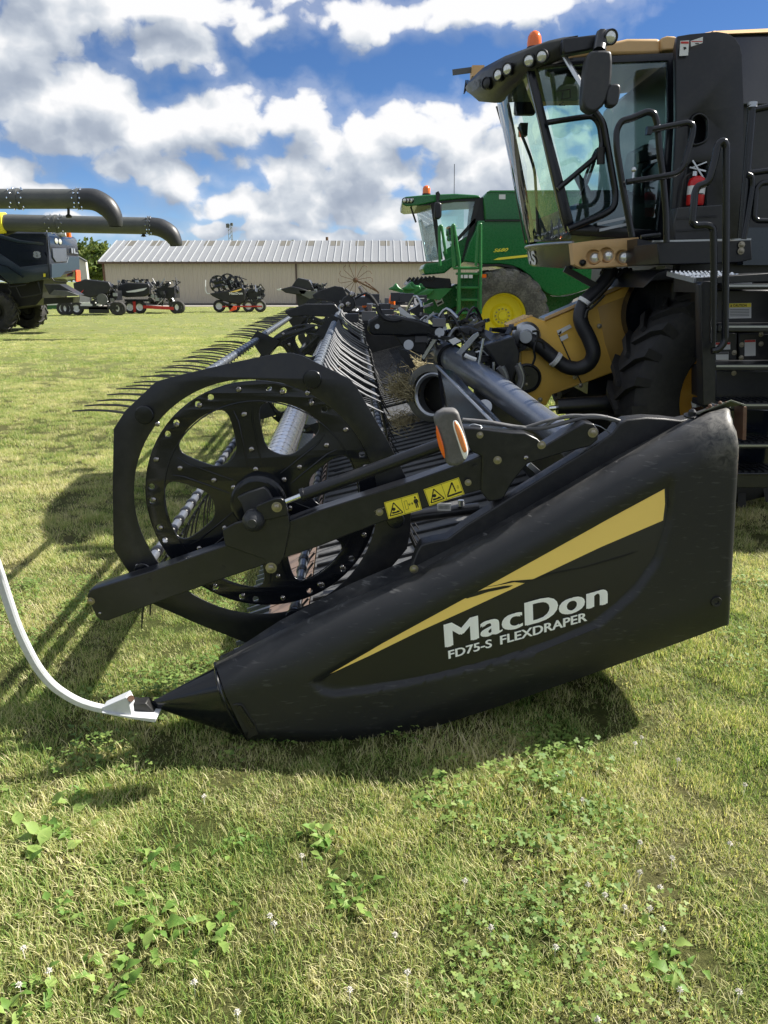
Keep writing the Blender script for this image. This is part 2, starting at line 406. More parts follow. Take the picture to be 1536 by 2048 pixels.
ccol = ramp(wt, lit, [(0.0, (.34, .40, .51)), (.35, (.47, .53, .63)), (.62, (.70, .75, .82)), (.88, (1.05, 1.05, 1.06))])
cs = N(wt, 'ShaderNodeVectorMath', operation='SCALE'); L.new(ccol, cs.inputs[0]); cs.inputs['Scale'].default_value = .385/SKY_STRENGTH
hz = N(wt, 'ShaderNodeMapRange'); L.new(el, hz.inputs[0]); hz.inputs[1].default_value = -.01; hz.inputs[2].default_value = .03
blue = mixc(wt, 1.0, sky.outputs[0], (.255, .375, .565), 'MULTIPLY')
lowf = N(wt, 'ShaderNodeMapRange', interpolation_type='SMOOTHSTEP'); L.new(el, lowf.inputs[0]); lowf.inputs[1].default_value = -.02; lowf.inputs[2].default_value = .22; lowf.inputs[3].default_value = 1; lowf.inputs[4].default_value = 0
blue = mixc(wt, lowf.outputs[0], blue, mixc(wt, 1.0, blue, (1.7, 1.5, 1.5), 'MULTIPLY'))
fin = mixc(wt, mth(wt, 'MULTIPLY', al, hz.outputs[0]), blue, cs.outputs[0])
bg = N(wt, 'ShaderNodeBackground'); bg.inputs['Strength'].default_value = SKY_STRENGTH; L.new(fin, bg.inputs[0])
wo = N(wt, 'ShaderNodeOutputWorld'); L.new(bg.outputs[0], wo.inputs[0])
world.cycles.sampling_method = 'MANUAL'; world.cycles.sample_map_resolution = 512
# ------------------------------------------------------------------ ground
def grass_tone(nt, pos, rnd=None):
    """lawn colours: fresh green, olive and straw patches by place; blades also differ one by one"""
    big = noise(nt, pos, .55, 3, .55); mid = noise(nt, pos, 2.3, 4, .6); fine = noise(nt, pos, 9, 3, .6)
    f = mth(nt, 'MULTIPLY_ADD', big, .5, mth(nt, 'MULTIPLY_ADD', mid, .5, mth(nt, 'MULTIPLY', fine, .35)))
    if rnd is not None: f = mth(nt, 'MULTIPLY_ADD', rnd, .42, mth(nt, 'SUBTRACT', f, .21))
    return f
m, nt, ns, ln = nodes('lawn_soil'); M_['soil'] = m
b = N(nt, 'ShaderNodeBsdfPrincipled'); o = N(nt, 'ShaderNodeOutputMaterial'); ln.new(b.outputs[0], o.inputs[0])
pos = N(nt, 'ShaderNodeNewGeometry').outputs['Position']
f = grass_tone(nt, pos)
c = ramp(nt, f, [(.40, (.052, .082, .016)), (.60, (.115, .135, .03)), (.78, (.21, .19, .075))])
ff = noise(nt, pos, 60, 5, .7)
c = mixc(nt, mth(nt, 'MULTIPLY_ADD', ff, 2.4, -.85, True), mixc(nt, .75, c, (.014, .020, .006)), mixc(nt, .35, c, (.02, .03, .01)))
far = N(nt, 'ShaderNodeSeparateXYZ'); ln.new(pos, far.inputs[0])
fy = mth(nt, 'MULTIPLY_ADD', far.outputs[1], .1, -1.1, True)
mow = mth(nt, 'SINE', mth(nt, 'MULTIPLY', far.outputs[1], 2.1)); mow = mth(nt, 'MULTIPLY_ADD', mow, .12, .5)
cf = mixc(nt, mow, (.145, .19, .055), (.22, .25, .085)); cf = mixc(nt, noise(nt, pos, .9, 6, .7), mixc(nt, .5, cf, (.27, .25, .11)), cf)
c = mixc(nt, mth(nt, 'MULTIPLY', fy, .8), c, cf)
ln.new(c, b.inputs['Base Color']); b.inputs['Roughness'].default_value = .9; b.inputs['Specular IOR Level'].default_value = .15
bp = N(nt, 'ShaderNodeBump'); bp.inputs['Strength'].default_value = .8; bp.inputs['Distance'].default_value = .04; ln.new(noise(nt, pos, 22, 6, .75), bp.inputs['Height']); ln.new(bp.outputs[0], b.inputs['Normal'])
def gz(x, y):
    r = math.hypot(x, y); return 0.016*mnoise.noise(Vector((x*.7, y*.7, 0)))+0.008*mnoise.noise(Vector((x*2.4, y*2.4, 3)))
gv = []; gf = []; xs = np.concatenate([-np.geomspace(900, 8, 16), np.linspace(-7, 7, 71), np.geomspace(8, 900, 16)])
ys = np.concatenate([[-300, -60, -15, -5], np.linspace(-2, 12, 71), np.geomspace(13, 1500, 22)])
for y in ys:
    for x in xs: gv.append((x, y, gz(x, y) if abs(x) < 8 and -2 < y < 13 else 0))
nx = len(xs)
for j in range(len(ys)-1):
    for i in range(nx-1): gf.append((j*nx+i, j*nx+i+1, (j+1)*nx+i+1, (j+1)*nx+i))
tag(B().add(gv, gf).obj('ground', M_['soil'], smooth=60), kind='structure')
# gravel strip at the foot of the shed
gm = paint('pale_gravel', (.36, .33, .29), .9, var=.25, nscale=8)
gravel = B().box((-45, 55.0, -.02), (60, 60, .025)).obj('gravel_strip', gm); tag(gravel, kind='structure')
# ------------------------------------------------------------------ grass blades
def blade_mat(name, ramps, trans=.45):
    m, nt, ns, ln = nodes(name)
    o = N(nt, 'ShaderNodeOutputMaterial'); d = N(nt, 'ShaderNodeBsdfPrincipled'); t = N(nt, 'ShaderNodeBsdfTranslucent'); mx = N(nt, 'ShaderNodeMixShader')
    pos = N(nt, 'ShaderNodeNewGeometry').outputs['Position']; at_ = N(nt, 'ShaderNodeAttribute', attribute_name='rnd')
    f = grass_tone(nt, pos, at_.outputs['Fac']); c = ramp(nt, f, ramps)
    ln.new(c, d.inputs['Base Color']); d.inputs['Roughness'].default_value = .55; d.inputs['Specular IOR Level'].default_value = .3
    ln.new(mixc(nt, 1.0, c, (1.0, 1.0, .6), 'MULTIPLY'), t.inputs[0])
    mx.inputs[0].default_value = trans; ln.new(d.outputs[0], mx.inputs[1]); ln.new(t.outputs[0], mx.inputs[2]); ln.new(mx.outputs[0], o.inputs[0])
    return m
M_['blade'] = blade_mat('grass_blades', [(.315, (.072, .165, .035)), (.487, (.205, .335, .08)), (.615, (.37, .455, .138)), (.75, (.60, .58, .285)), (.95, (.85, .77, .52))])
M_['leaf'] = blade_mat('broad_leaves', [(.2, (.05, .13, .025)), (.6, (.14, .26, .05)), (1.0, (.32, .42, .12))], .35)
M_['clover'] = blade_mat('clover_leaves', [(.2, (.045, .11, .025)), (.6, (.13, .22, .05)), (1.0, (.28, .35, .10))], .3)
CL = bpy.data.collections.new('turf_sources')
def clump(name, n, radius, hmin, hmax, w, seed, lean=1.0, segs=3):
    R = random.Random(seed); V = []; F = []; rv = []
    for _ in range(n):
        r = radius*math.sqrt(R.random()); a = R.random()*6.283; x, y = r*math.cos(a), r*math.sin(a)
        h = R.uniform(hmin, hmax); dr = R.random()*6.283; dx, dy = math.cos(dr), math.sin(dr); ln_ = R.uniform(.2, 1.3)*lean*h
        ww = w*R.uniform(.6, 1.3); tw = R.uniform(-.8, .8); q = R.random(); b0 = len(V)
        for s in range(segs+1):
            t = s/segs; cx = x+dx*ln_*t*t; cy = y+dy*ln_*t*t; cz = h*(t-.25*t*t*lean)-.004; wt_ = ww*(1-t)**.7*.5
            sx, sy = -dy*math.cos(tw)+dx*math.sin(tw)*.4, dx*math.cos(tw)+dy*math.sin(tw)*.4
            if s < segs: V += [(cx-sx*wt_, cy-sy*wt_, cz), (cx+sx*wt_, cy+sy*wt_, cz)]; rv += [q, q]
            else: V.append((cx, cy, cz)); rv.append(q)
        for s in range(segs):
            i = b0+2*s
            F.append((i, i+1, i+3, i+2) if s < segs-1 else (i, i+1, i+2))
    me = bpy.data.meshes.new(name); me.from_pydata(V, [], F); a = me.attributes.new('rnd', 'FLOAT', 'POINT'); a.data.foreach_set('value', rv)
    me.materials.append(M_['blade']); me.shade_smooth(); o = bpy.data.objects.new(name, me); CL.objects.link(o); return o
def clover(name, n, radius, seed):
    R = random.Random(seed); V = []; F = []; rv = []
    for _ in range(n):
        r = radius*math.sqrt(R.random()); a = R.random()*6.283; x, y, z = r*math.cos(a), r*math.sin(a), R.uniform(.015, .05); q = R.random(); s = R.uniform(.0030, .0058); a0 = R.random()*6.28
        tx, ty = R.uniform(-.4, .4), R.uniform(-.4, .4)
        for k in range(3):
            b0 = len(V); aa = a0+k*2.094; ring = [(0, 0)]+[(s*(1+.9*math.cos(u)), s*.85*math.sin(u)) for u in (2.4, 1.3, .35, -.35, -1.3, -2.4)]
            for (p, q2) in ring:
                X = p*math.cos(aa)-q2*math.sin(aa); Y = p*math.sin(aa)+q2*math.cos(aa); V.append((x+X, y+Y, z+X*tx+Y*ty)); rv.append(q)
            F.append(tuple(b0+i for i in range(7)))
    me = bpy.data.meshes.new(name); me.from_pydata(V, [], F); a = me.attributes.new('rnd', 'FLOAT', 'POINT'); a.data.foreach_set('value', rv)
    me.materials.append(M_['clover']); o = bpy.data.objects.new(name, me); CLV.objects.link(o); return o
CLV = bpy.data.collections.new('clover_sources')
for i in range(7): clump('turf_%d' % i, 115, .085, .013, .036 if i < 5 else .056, .0036, 100+i, .9 if i < 5 else .6)
for i in range(4): clover('clover_%d' % i, 30, .08, 300+i)
def scatter(name, pts, rot, scl, coll):
    me = bpy.data.meshes.new(name); me.from_pydata([tuple(p) for p in pts], [], [])
    a = me.attributes.new('rz', 'FLOAT', 'POINT'); a.data.foreach_set('value', rot.astype(np.float32))
    a = me.attributes.new('sc', 'FLOAT', 'POINT'); a.data.foreach_set('value', scl.astype(np.float32))
    ob = bpy.data.objects.new(name, me); COL.objects.link(ob); WM[ob] = Matrix.Identity(4)
    g = bpy.data.node_groups.new(name, 'GeometryNodeTree'); g.interface.new_socket('Geometry', in_out='INPUT', socket_type='NodeSocketGeometry'); g.interface.new_socket('Geometry', in_out='OUTPUT', socket_type='NodeSocketGeometry')
    gi = g.nodes.new('NodeGroupInput'); go = g.nodes.new('NodeGroupOutput'); ip = g.nodes.new('GeometryNodeInstanceOnPoints'); ci = g.nodes.new('GeometryNodeCollectionInfo')
    ci.inputs['Collection'].default_value = coll; ci.inputs['Separate Children'].default_value = True; ci.inputs['Reset Children'].default_value = True
    r = g.nodes.new('GeometryNodeInputNamedAttribute'); r.data_type = 'FLOAT'; r.inputs['Name'].default_value = 'rz'
    s = g.nodes.new('GeometryNodeInputNamedAttribute'); s.data_type = 'FLOAT'; s.inputs['Name'].default_value = 'sc'
    cx = g.nodes.new('ShaderNodeCombineXYZ'); g.links.new(r.outputs[0], cx.inputs[2])
    g.links.new(gi.outputs[0], ip.inputs['Points']); g.links.new(ci.outputs[0], ip.inputs['Instance']); ip.inputs['Pick Instance'].default_value = True
    g.links.new(cx.outputs[0], ip.inputs['Rotation']); g.links.new(s.outputs[0], ip.inputs['Scale']); g.links.new(ip.outputs[0], go.inputs[0])
    md = ob.modifiers.new('scatter', 'NODES'); md.node_group = g
    return ob
def zone(y0, y1, dens, s0, s1):
    P = []; S = []
    wmax = (.958*y1+.5)*.5+1.2+.02*y1; n = int(dens*(y1-y0)*2*wmax)
    xs = np.random.uniform(-wmax, wmax, n); ys_ = np.random.uniform(y0, y1, n); sc_ = np.random.uniform(s0, s1, n)
    for x, y, s in zip(xs, ys_, sc_):
        if abs(x) > (.958*y+.5)*.5+1.2+.02*y: continue
        P.append((x, y, gz(x, y) if y < 12.5 and abs(x) < 7.5 else 0)); S.append(s*(.8+.5*(mnoise.noise(Vector((x*1.3, y*1.3, 9)))+.5)))
    return P, S
P = []; S = []
for z in ((.3, 2.6, 260, .7, 1.1), (2.6, 4.5, 210, .75, 1.15), (4.5, 8, 140, .8, 1.15), (8, 14, 65, .9, 1.35), (14, 26, 18, 1.2, 1.7), (26, 54, 2.4, 1.4, 2.0)):
    p, s = zone(*z); P += p; S += s
g_ = scatter('grass', P, np.random.uniform(0, 6.28, len(P)), np.array(S), CL); tag(g_, kind='stuff')
P = []; S = []
p, s = zone(1.0, 5.0, 190, .8, 1.25)
for q, t in zip(p, s):
    k = mnoise.noise(Vector((q[0]*.9+4, q[1]*.9, 2)))+.5*mnoise.noise(Vector((q[0]*2.5, q[1]*2.5, 7)))+(.25 if q[0] > .1 and q[1] < 2.2 else 0)
    if k > .12 and random.random() < min(.5, (k-.12)*1.2): P.append(q); S.append(t)
c_ = scatter('clover_patches', P, np.random.uniform(0, 6.28, len(P)), np.array(S), CLV); tag(c_, kind='stuff')
# ------------------------------------------------------------------ broad-leaved weeds and clover flowers
def leaf_mesh(seed, wave=.1):
    R = random.Random(seed); V = []; F = []; n = 6; rv = []
    q = R.random()
    for i in range(n+1):
        t = i/n; w = .27*math.sin(math.pi*min(1, t*1.0)**.75)*(1 if t < .98 else .1)+.012
        if t < .22: w = .018+.05*(t/.22)**2
        w *= 1+wave*2*math.sin(i*2.2+seed); z = .34*t-.36*t*t+.02*math.sin(i*1.7+seed)
        for k, e in ((-1, .05), (0, 0), (1, .05)): V.append((t, k*w, z+e*(w/.2))); rv.append(min(1, max(0, q+.2*abs(k))))
    for i in range(n):
        for k in (0, 1): F.append((i*3+k, i*3+k+1, (i+1)*3+k+1, (i+1)*3+k))
    me = bpy.data.meshes.new('leaf'); me.from_pydata(V, [], F); a = me.attributes.new('rnd', 'FLOAT', 'POINT'); a.data.foreach_set('value', rv)
    me.materials.append(M_['leaf']); me.shade_smooth(); return me
LM = [leaf_mesh(i) for i in range(5)]
weeds = [(85, 1690, 11, .20, 'widest rosette weed, big pale leaves, near the left edge of the lawn'),
         (155, 1600, 14, .10, 'small bright rosette weed just in front of the black shadow band on the left'),
         (300, 1745, 7, .14, 'loose weed with a few tall oval leaves right of the wide pale rosette'),
         (470, 1690, 12, .10, 'small dark green leafy weed below the curved shadow tip'),
         (645, 1695, 16, .12, 'dense mid green rosette weed at the middle left of the lawn'),
         (690, 1800, 18, .115, 'compact bushy rosette weed with upright leaves near the picture centre'),
         (300, 1850, 16, .17, 'sprawling weed with long narrow leaves low on the left'),
         (430, 1880, 9, .16, 'weed with one big round pale leaf lying flat'),
         (240, 1960, 20, .13, 'leafy weed clump among clover near the bottom left'),
         (45, 2030, 18, .13, 'pale crowded weed cut by the bottom left corner'),
         (1310, 1920, 18, .14, 'rosette weed with glossy broad leaves at the lower right'),
         (120, 1830, 8, .11, 'little two leafed weed left of the sprawling one')]
for wi, (px, py, n, size, lab) in enumerate(weeds):
    R = random.Random(900+wi); g = gp(px, py); g.z = gz(g.x, g.y)
    t = thing('broadleaf_weed', lab, 'weed', g, 'broad-leaved weeds in the lawn')
    for k in range(int(n*1.8)):
        a = k*2.4+R.uniform(-.4, .4); tilt = R.uniform(-.35, .25) if k % 4 else R.uniform(-.9, -.4); jit = Vector((R.gauss(0, 1), R.gauss(0, 1), 0))*size*.38; s = size*R.uniform(.5, 1.0)
        s *= .42; M = Matrix.Translation(g+jit+Vector((0, 0, .016))) @ Matrix.Rotation(a, 4, 'Z') @ Matrix.Rotation(tilt, 4, 'Y') @ Matrix.Rotation(R.uniform(-.4, .4), 4, 'X') @ Matrix.Diagonal((s, s*R.uniform(.65, 1.05), s, 1))
        place('leaf', LM[R.randrange(5)], None, t, M)
fb = B(); R = random.Random(5)
for k in range(26):
    a = R.random()*6.28; e = R.uniform(-.2, 1.5); d = Vector((math.cos(a)*math.cos(e), math.sin(a)*math.cos(e), math.sin(e)))
    fb.tube([d*.003, d*.0085], [.0012, .0005], 4)
fb.tube([(0, 0, -.045), (0.002, 0, 0)], .0008, 4)
fme = fb.mesh('flower'); fme.materials.append(paint('clover_flower_white', (.72, .68, .62), .7, var=.1))
for k, (px, py) in enumerate([(540, 1832), (548, 1848), (604, 1712), (47, 1897), (98, 1942), (38, 1970), (388, 1965), (475, 2025), (408, 1593), (1283, 1475), (1270, 1487), (1165, 1600), (1357, 1520), (1115, 1550), (1280, 1685),
                              (1460, 1688), (1345, 1717), (1280, 1745), (1176, 1770), (1210, 1790), (1320, 1775), (1250, 1815), (1300, 1817), (982, 1855), (790, 1870), (1325, 1858), (1112, 1895), (815, 1945), (1360, 1980), (1478, 1984), (1195, 2040), (700, 1980), (930, 1762), (1490, 1570)]):
    g = gp(px, py, .05)
    o = place('clover_flower', fme, None, None, Matrix.Translation(g) @ Matrix.Rotation(k*1.3, 4, 'Z') @ Matrix.Diagonal((1.1, 1.1, 1.1, 1)))
    tag(o, 'small white clover flower head standing in the short lawn', 'flower', 'white clover flowers in the lawn')
# ------------------------------------------------------------------ shed
wallm, nt, ns, ln = nodes('beige_corrugated_wall')
b = N(nt, 'ShaderNodeBsdfPrincipled'); o = N(nt, 'ShaderNodeOutputMaterial'); ln.new(b.outputs[0], o.inputs[0]); pos = N(nt, 'ShaderNodeNewGeometry').outputs['Position']
ln.new(mixc(nt, noise(nt, pos, .6, 6, .65), (.42, .375, .31), (.49, .44, .37)), b.inputs['Base Color']); b.inputs['Roughness'].default_value = .5
shed = thing('storage_shed', 'long low beige metal shed with a ribbed grey roof behind the parked headers', 'shed', (0, 58.5, 0))
YW = 58.5; p0 = at(212, 523, YW); p1 = at(215, 612, YW); XL = at(209, 570, YW).x; XR = 22; HE = p0.z; YR = YW+4.2
def rib_sheet(a, b, up, n, depth, nvec):
    """ribbed sheet from a to b, going up by vector up, n ribs"""
    a, b, up, nvec = map(Vector, (a, b, up, nvec)); V = []; F = []; k = 0
    for i in range(n):
        for s, d in ((0, 0), (.55, 0), (.68, 1), (.87, 1)):
            p = a.lerp(b, (i+s)/n)+nvec*depth*d; V += [p, p+up]
    V += [b, b+up]
    for i in range(len(V)//2-1): F.append((2*i, 2*i+2, 2*i+3, 2*i+1))
    bx = B(); bx.v = [tuple(v) for v in V]; bx.f = F; return bx
rib_sheet((XL, YW, 0), (XR, YW, 0), (0, 0, HE), 130, .04, (0, -1, 0)).obj('wall', wallm, shed)
B().box((XL, YW+.06, 0), (XR, YW+8.4, HE-.01)).obj('wall', wallm, shed)
roofm = paint('ribbed_grey_roof', (.29, .30, .315), .45, metal=.3, var=.15, nscale=.5)
ribm = paint('roof_rib_light', (.44, .455, .47), .45, metal=.2, var=.1, nscale=.8)
zr = at(245, 481, YR).z; XLr = XL-.25
e0 = Vector((XLr, YW-.35, HE-.02)); up = Vector((0, YR-YW+.35, zr-HE+.02)); e1 = Vector((XR, YW-.35, HE-.02))
rb = B().prism([e0, e0+up, e0+up+Vector((0, YR-YW+.35, -(zr-HE+.02)))], (XR-XLr, 0, 0)); rb.obj('roof', roofm, shed)
nr = 78; rd = B(); nvec = Vector((0, -up.z, up.y)).normalized()
for i in range(nr):
    x = lerp(XLr+.1, XR, i/nr); c = e0+Vector((x-XLr, 0, 0))
    o_ = None; rd = B().obox(c+up*.5+nvec*.03, (.03, 0, 0), up*.5, nvec*.02); 
    if i == 0: ribme = rd.mesh('rib'); ribme.materials.append(ribm); base = c.copy()
    place('roof_rib', ribme, None, shed, Matrix.Translation(c-base))
for px in (268, 318, 372, 423, 474, 524, 573, 623, 672, 721, 770, 820, 869):
    x = at(px, 488, YR).x
    B().obox(Vector((x, 0, 0))+Vector((0, e0.y, e0.z))+up*.86+nvec*.004, (.36, 0, 0), up*.12, nvec*.004).obj('skylight_panel', paint('skylight_grey', (.12, .115, .10), .8), shed)
B().box((XLr, YW-.37, HE-.16), (XR, YW-.30, HE-.03)).obj('gutter', paint('brown_trim', (.10, .06, .045), .5), shed)
B().box((XL-.03, YW-.03, 0), (XL+.12, YW+.1, HE-.15)).obj('corner_trim', M_['rust'], shed)
dx = at(593, 560, YW).x
B().box((dx-.06, YW-.09, 0), (dx+.06, YW-.04, HE-.17)).obj('downpipe', paint('brown_pipe', (.07, .045, .04), .5), shed)
B().box((XL, YW-.08, 0), (XR, YW-.045, .14)).obj('base_trim', paint('base_dark', (.12, .11, .10), .7), shed)
# small pale building beyond the left combine
sb = thing('small_building', 'small pale building glimpsed between the left combine and the trees', 'building', (-24.5, 62, 0))
q = C1((440, 515), (500, 540), (508, 645), (440, 640))
B().prism([(at(150, 520, 63).x, 63, 0), (at(172, 524, 63).x, 63, 0), at(171, 524, 63), at(150, 511, 63)], (0, .4, 0)).obj('wall', paint('cream_wall', (.62, .60, .52), .6), sb)
B().beam(at(148, 509, 62.9), at(173, 523, 62.9), .3, .12).obj('roof_edge', M_['grey'], sb)
# ------------------------------------------------------------------ trees
M_['treeleaf'] = blade_mat('tree_leaves', [(.2, (.04, .075, .018)), (.6, (.10, .15, .035)), (1.0, (.19, .22, .06))], .3)
def tree(loc, h, r, seed, lab, dens=1500, leaf=.22, cone=False, trunk_h=.3):
    R = random.Random(seed); loc = Vector(loc); t = thing('conifer_tree' if cone else 'leafy_tree', lab, 'tree', loc, None)
    tb = B().tube([loc, loc+Vector((.1, 0, h*.4)), loc+Vector((0, .1, h*.85))], [h*.03, h*.02, h*.006], 8)
    for k in range(7):
        a = R.random()*6.28; z = R.uniform(.25, .6)*h; tb.tube([loc+Vector((0, 0, z)), loc+Vector((math.cos(a)*r*.5, math.sin(a)*r*.5, z+h*.15))], [h*.012, h*.004], 6)
    tb.obj('trunk', M_['rust'], t)
    lobes = []
    for k in range(26):
        if cone: z = R.random(); rr = r*(1-z)*.8; a = R.random()*6.28; lobes.append((Vector((rr*math.cos(a), rr*math.sin(a), h*(.1+.88*z))), r*.28*(1.15-z)))
        else:
            a = R.random()*6.28; e = R.uniform(-.5, 1.4); rr = r*R.uniform(.35, .85)
            lobes.append((Vector((rr*math.cos(a)*math.cos(e), rr*math.sin(a)*math.cos(e), h*.58+rr*math.sin(e)*h*.4/r)), r*R.uniform(.25, .42)))
    V = []; F = []; rv = []
    for k in range(dens*2):
        c, lr = lobes[R.randrange(len(lobes))]; d = Vector((R.gauss(0, 1), R.gauss(0, 1), R.gauss(0, 1))).normalized()*lr*R.uniform(.5, 1.08)
        p = loc+c+d; n = Vector((R.gauss(0, 1), R.gauss(0, 1), R.gauss(0, 1))).normalized(); u = n.orthogonal().normalized(); w = n.cross(u); s = leaf*R.uniform(.5, 1.2)
        b0 = len(V); V += [p-u*s-w*s*.3, p+w*s*.6, p+u*s-w*s*.2, p-w*s*.7]; F.append((b0, b0+1, b0+2, b0+3)); rv += [R.random()]*4
    me = bpy.data.meshes.new('crown'); me.from_pydata([tuple(v) for v in V], [], F); a = me.attributes.new('rnd', 'FLOAT', 'POINT'); a.data.foreach_set('value', rv)
    place('crown', me, M_['treeleaf'], t)
    return t
for (px, py, Y, rr, sd, lab) in ((182, 484, 75, 2.6, 1, 'tallest leafy tree behind the rear corner of the left combine'), (150, 492, 80, 2.8, 2, 'leafy tree partly hidden by the left combine'), (207, 494, 72, 2.2, 3, 'lower leafy tree touching the left gable of the shed'), (120, 500, 84, 3, 4, 'leafy tree seen only behind the left combine roof')):
    g = at(px, py, Y); tree((g.x, Y, 0), g.z+.2, rr, sd, lab)
g = at(583, 470, 95); tree((g.x, 95, 0), g.z, 1.6, 9, 'conifer top showing above the shed ridge', 900, .2, True)
for (px, py, Y, lab, w) in ((654, 474, 80, 'dark pole top standing above the shed ridge', .22),):
    g = at(px, py, Y); tag(B().tube([(g.x, Y, 0), g], [w*.8, w*.6], 8).obj('utility_pole', M_['rust']), lab, 'pole')
g = at(460, 446, 110); mt = thing('antenna_mast', 'thin lattice antenna mast with a small head above the shed roof', 'mast', (g.x, 110, 0))
mb = B()
for sx, sy in ((-.25, -.15), (.25, -.15), (0, .3)): mb.tube([(g.x+sx, 110+sy, 0), (g.x+sx, 110+sy, g.z)], .05, 5)
for k in range(18):
    z = g.z*k/18; z2 = g.z*(k+1)/18; mb.tube([(g.x-.25, 109.85, z), (g.x+.25, 109.85, z2)], .035, 4)
mb.obj('lattice', M_['steel'], mt); B().box((g.x-.5, 109.7, g.z-.6), (g.x-.1, 110.1, g.z-.1)).box((g.x+.1, 109.7, g.z-.35), (g.x+.4, 110.1, g.z)).obj('antenna_head', M_['grey'], mt)
# ================================================================== the big draper header in front
WD = ray(705, 552); WD = Vector((WD.x/WD.y, 1, WD.z/WD.y))
hdr = thing('draper_header', 'huge black draper header with open reel and yellow striped end shield, filling the foreground', 'header', (0.1, 3.0, 0))
YS = Slope(2.588)
# --- end shield: lofted shell with recessed decal field
def cv(pts, t):
    xs = [p[0] for p in pts]; x = lerp(xs[0], xs[-1], t); return x, float(np.interp(x, xs, [p[1] for p in pts]))
KB = [(495,1481),(560,1483),(650,1490),(745,1490),(800,1476),(850,1460),(1000,1412),(1200,1342),(1400,1270),(1447,1252)]
KC = [(452,1392),(620,1352),(760,1284),(960,1175),(1180,1053),(1340,962),(1466,896)]
KT = [(430,1327),(560,1262),(700,1199),(833,1146),(980,1068),(1130,981),(1236,919),(1376,845),(1415,824),(1452,814)]
KL = [(430,1325),(560,1241),(700,1168),(833,1112),(980,1040),(1130,960),(1236,900),(1376,830),(1415,815),(1452,806)]
REC = [(616,1362),(640,1388),(668,1395),(740,1386),(814,1372),(940,1342),(1068,1309),(1195,1258),(1277,1188),(1322,1124),(1347,1034),(1352,951),(1338,957),(1180,1047),(960,1169),(760,1278)]
RP = np.array(REC, float)
def sdist(x, y):
    n = len(RP); d = 1e9; inside = False
    for i in range(n):
        a = RP[i]; b = RP[(i+1) % n]; e = b-a; w = np.array((x, y))-a; h = max(0, min(1, w.dot(e)/e.dot(e))); d = min(d, float(np.hypot(*(w-e*h))))
        if (a[1] > y) != (b[1] > y) and x < (b[0]-a[0])*(y-a[1])/(b[1]-a[1])+a[0]: inside = not inside
    return d if inside else -d
NT = 150; rows = []
def column(t, wrap=0.0):
    out = []
    bx, by = cv(KB, t); cx, cy = cv(KC, t); tx, ty = cv(KT, t); lx, ly = cv(KL, t)
    # underside, then belly, face, shoulder, ledge, inner wall
    P = at(bx, by, YS+.05); out.append((P+Vector((0, .34, .05)))); out.append(P+Vector((0, .12, 0)))
    nf = 34
    for k in range(nf+1):
        s = k/nf; x = lerp(bx, cx, s); y = lerp(by, cy, s)
        yy = YS+.05*max(0, 1-s*5)**2 + .012*math.sin(math.pi*min(1, s*1.0))*0
        sd = sdist(x, y); r = min(1, max(0, sd/15)); yy += .020*(r*r*(3-2*r))
        out.append(at(x, y, yy))
    for k in range(1, 9):
        th = k/8*math.pi/2; s = math.sin(th); x = lerp(cx, tx, s); y = lerp(cy, ty, s); out.append(at(x, y, YS+.15*(1-math.cos(th))))
    p = at(lx, ly, YS+.19+.06*min(1, t*3)); out.append(at(lerp(tx, lx, .12), lerp(ty, ly, .05), YS+.165)); out.append(p); out.append(p+Vector((0, .03, -.09*min(1, .3+t*4)))); out.append(p+Vector((0, .10, -.11*min(1, .2+t*4))))
    return out
cols = [column(t) for t in np.linspace(0, 1, NT)]
last = cols[-1]
for dx, dy in ((.018, .006), (.030, .018), (.038, .040), (.040, .075), (.036, .20)):
    cols.append([p+Vector((dx*(1-.25*(1 if i > 38 else 0)), dy if i < 44 else dy*.5, -.012*dx/.04 if i > 40 else 0)) for i, p in enumerate(last)])
V = []; F = []; k = len(cols[0])
for c in cols: V += c
for i in range(len(cols)-1):
    for j in range(k-1): F.append((i*k+j, (i+1)*k+j, (i+1)*k+j+1, i*k+j+1))
F.append(tuple((len(cols)-1)*k+j for j in range(k)))
# worn plastic: black, scuffed pale on the top corner with rusty scrape
m, nt, ns, ln = nodes('worn_black_shield_plastic'); M_['shield'] = m
b = N(nt, 'ShaderNodeBsdfPrincipled'); o = N(nt, 'ShaderNodeOutputMaterial'); ln.new(b.outputs[0], o.inputs[0]); pos = N(nt, 'ShaderNodeNewGeometry').outputs['Position']
n1 = noise(nt, pos, 5, 6, .65, .6); n2 = noise(nt, pos, 38, 6, .7, .8)
corner = at(1462, 850, YS+.05); dv = N(nt, 'ShaderNodeVectorMath', operation='DISTANCE'); ln.new(pos, dv.inputs[0]); dv.inputs[1].default_value = corner
cm = mth(nt, 'MULTIPLY_ADD', dv.outputs['Value'], -5.5, 1.05, True); cm = mth(nt, 'MULTIPLY', cm, mth(nt, 'MULTIPLY_ADD', n2, 4.2, -1.5, True))
spz = N(nt, 'ShaderNodeSeparateXYZ'); ln.new(pos, spz.inputs[0])
yb = mth(nt, 'MULTIPLY_ADD', mth(nt, 'MULTIPLY_ADD', spz.outputs[0], -Slope.B, spz.outputs[1]), 12, -12*(YS.c+.03), True)   # dust lies on the shoulder (a ledge), not on the face
du = mth(nt, 'MULTIPLY', yb, mth(nt, 'MULTIPLY_ADD', n1, 3.0, -1.15, True)); du = mth(nt, 'MULTIPLY', du, .8)
c = mixc(nt, n1, (.009, .010, .013), (.016, .017, .020)); c = mixc(nt, du, c, (.085, .084, .082)); c = mixc(nt, cm, c, (.19, .18, .165))
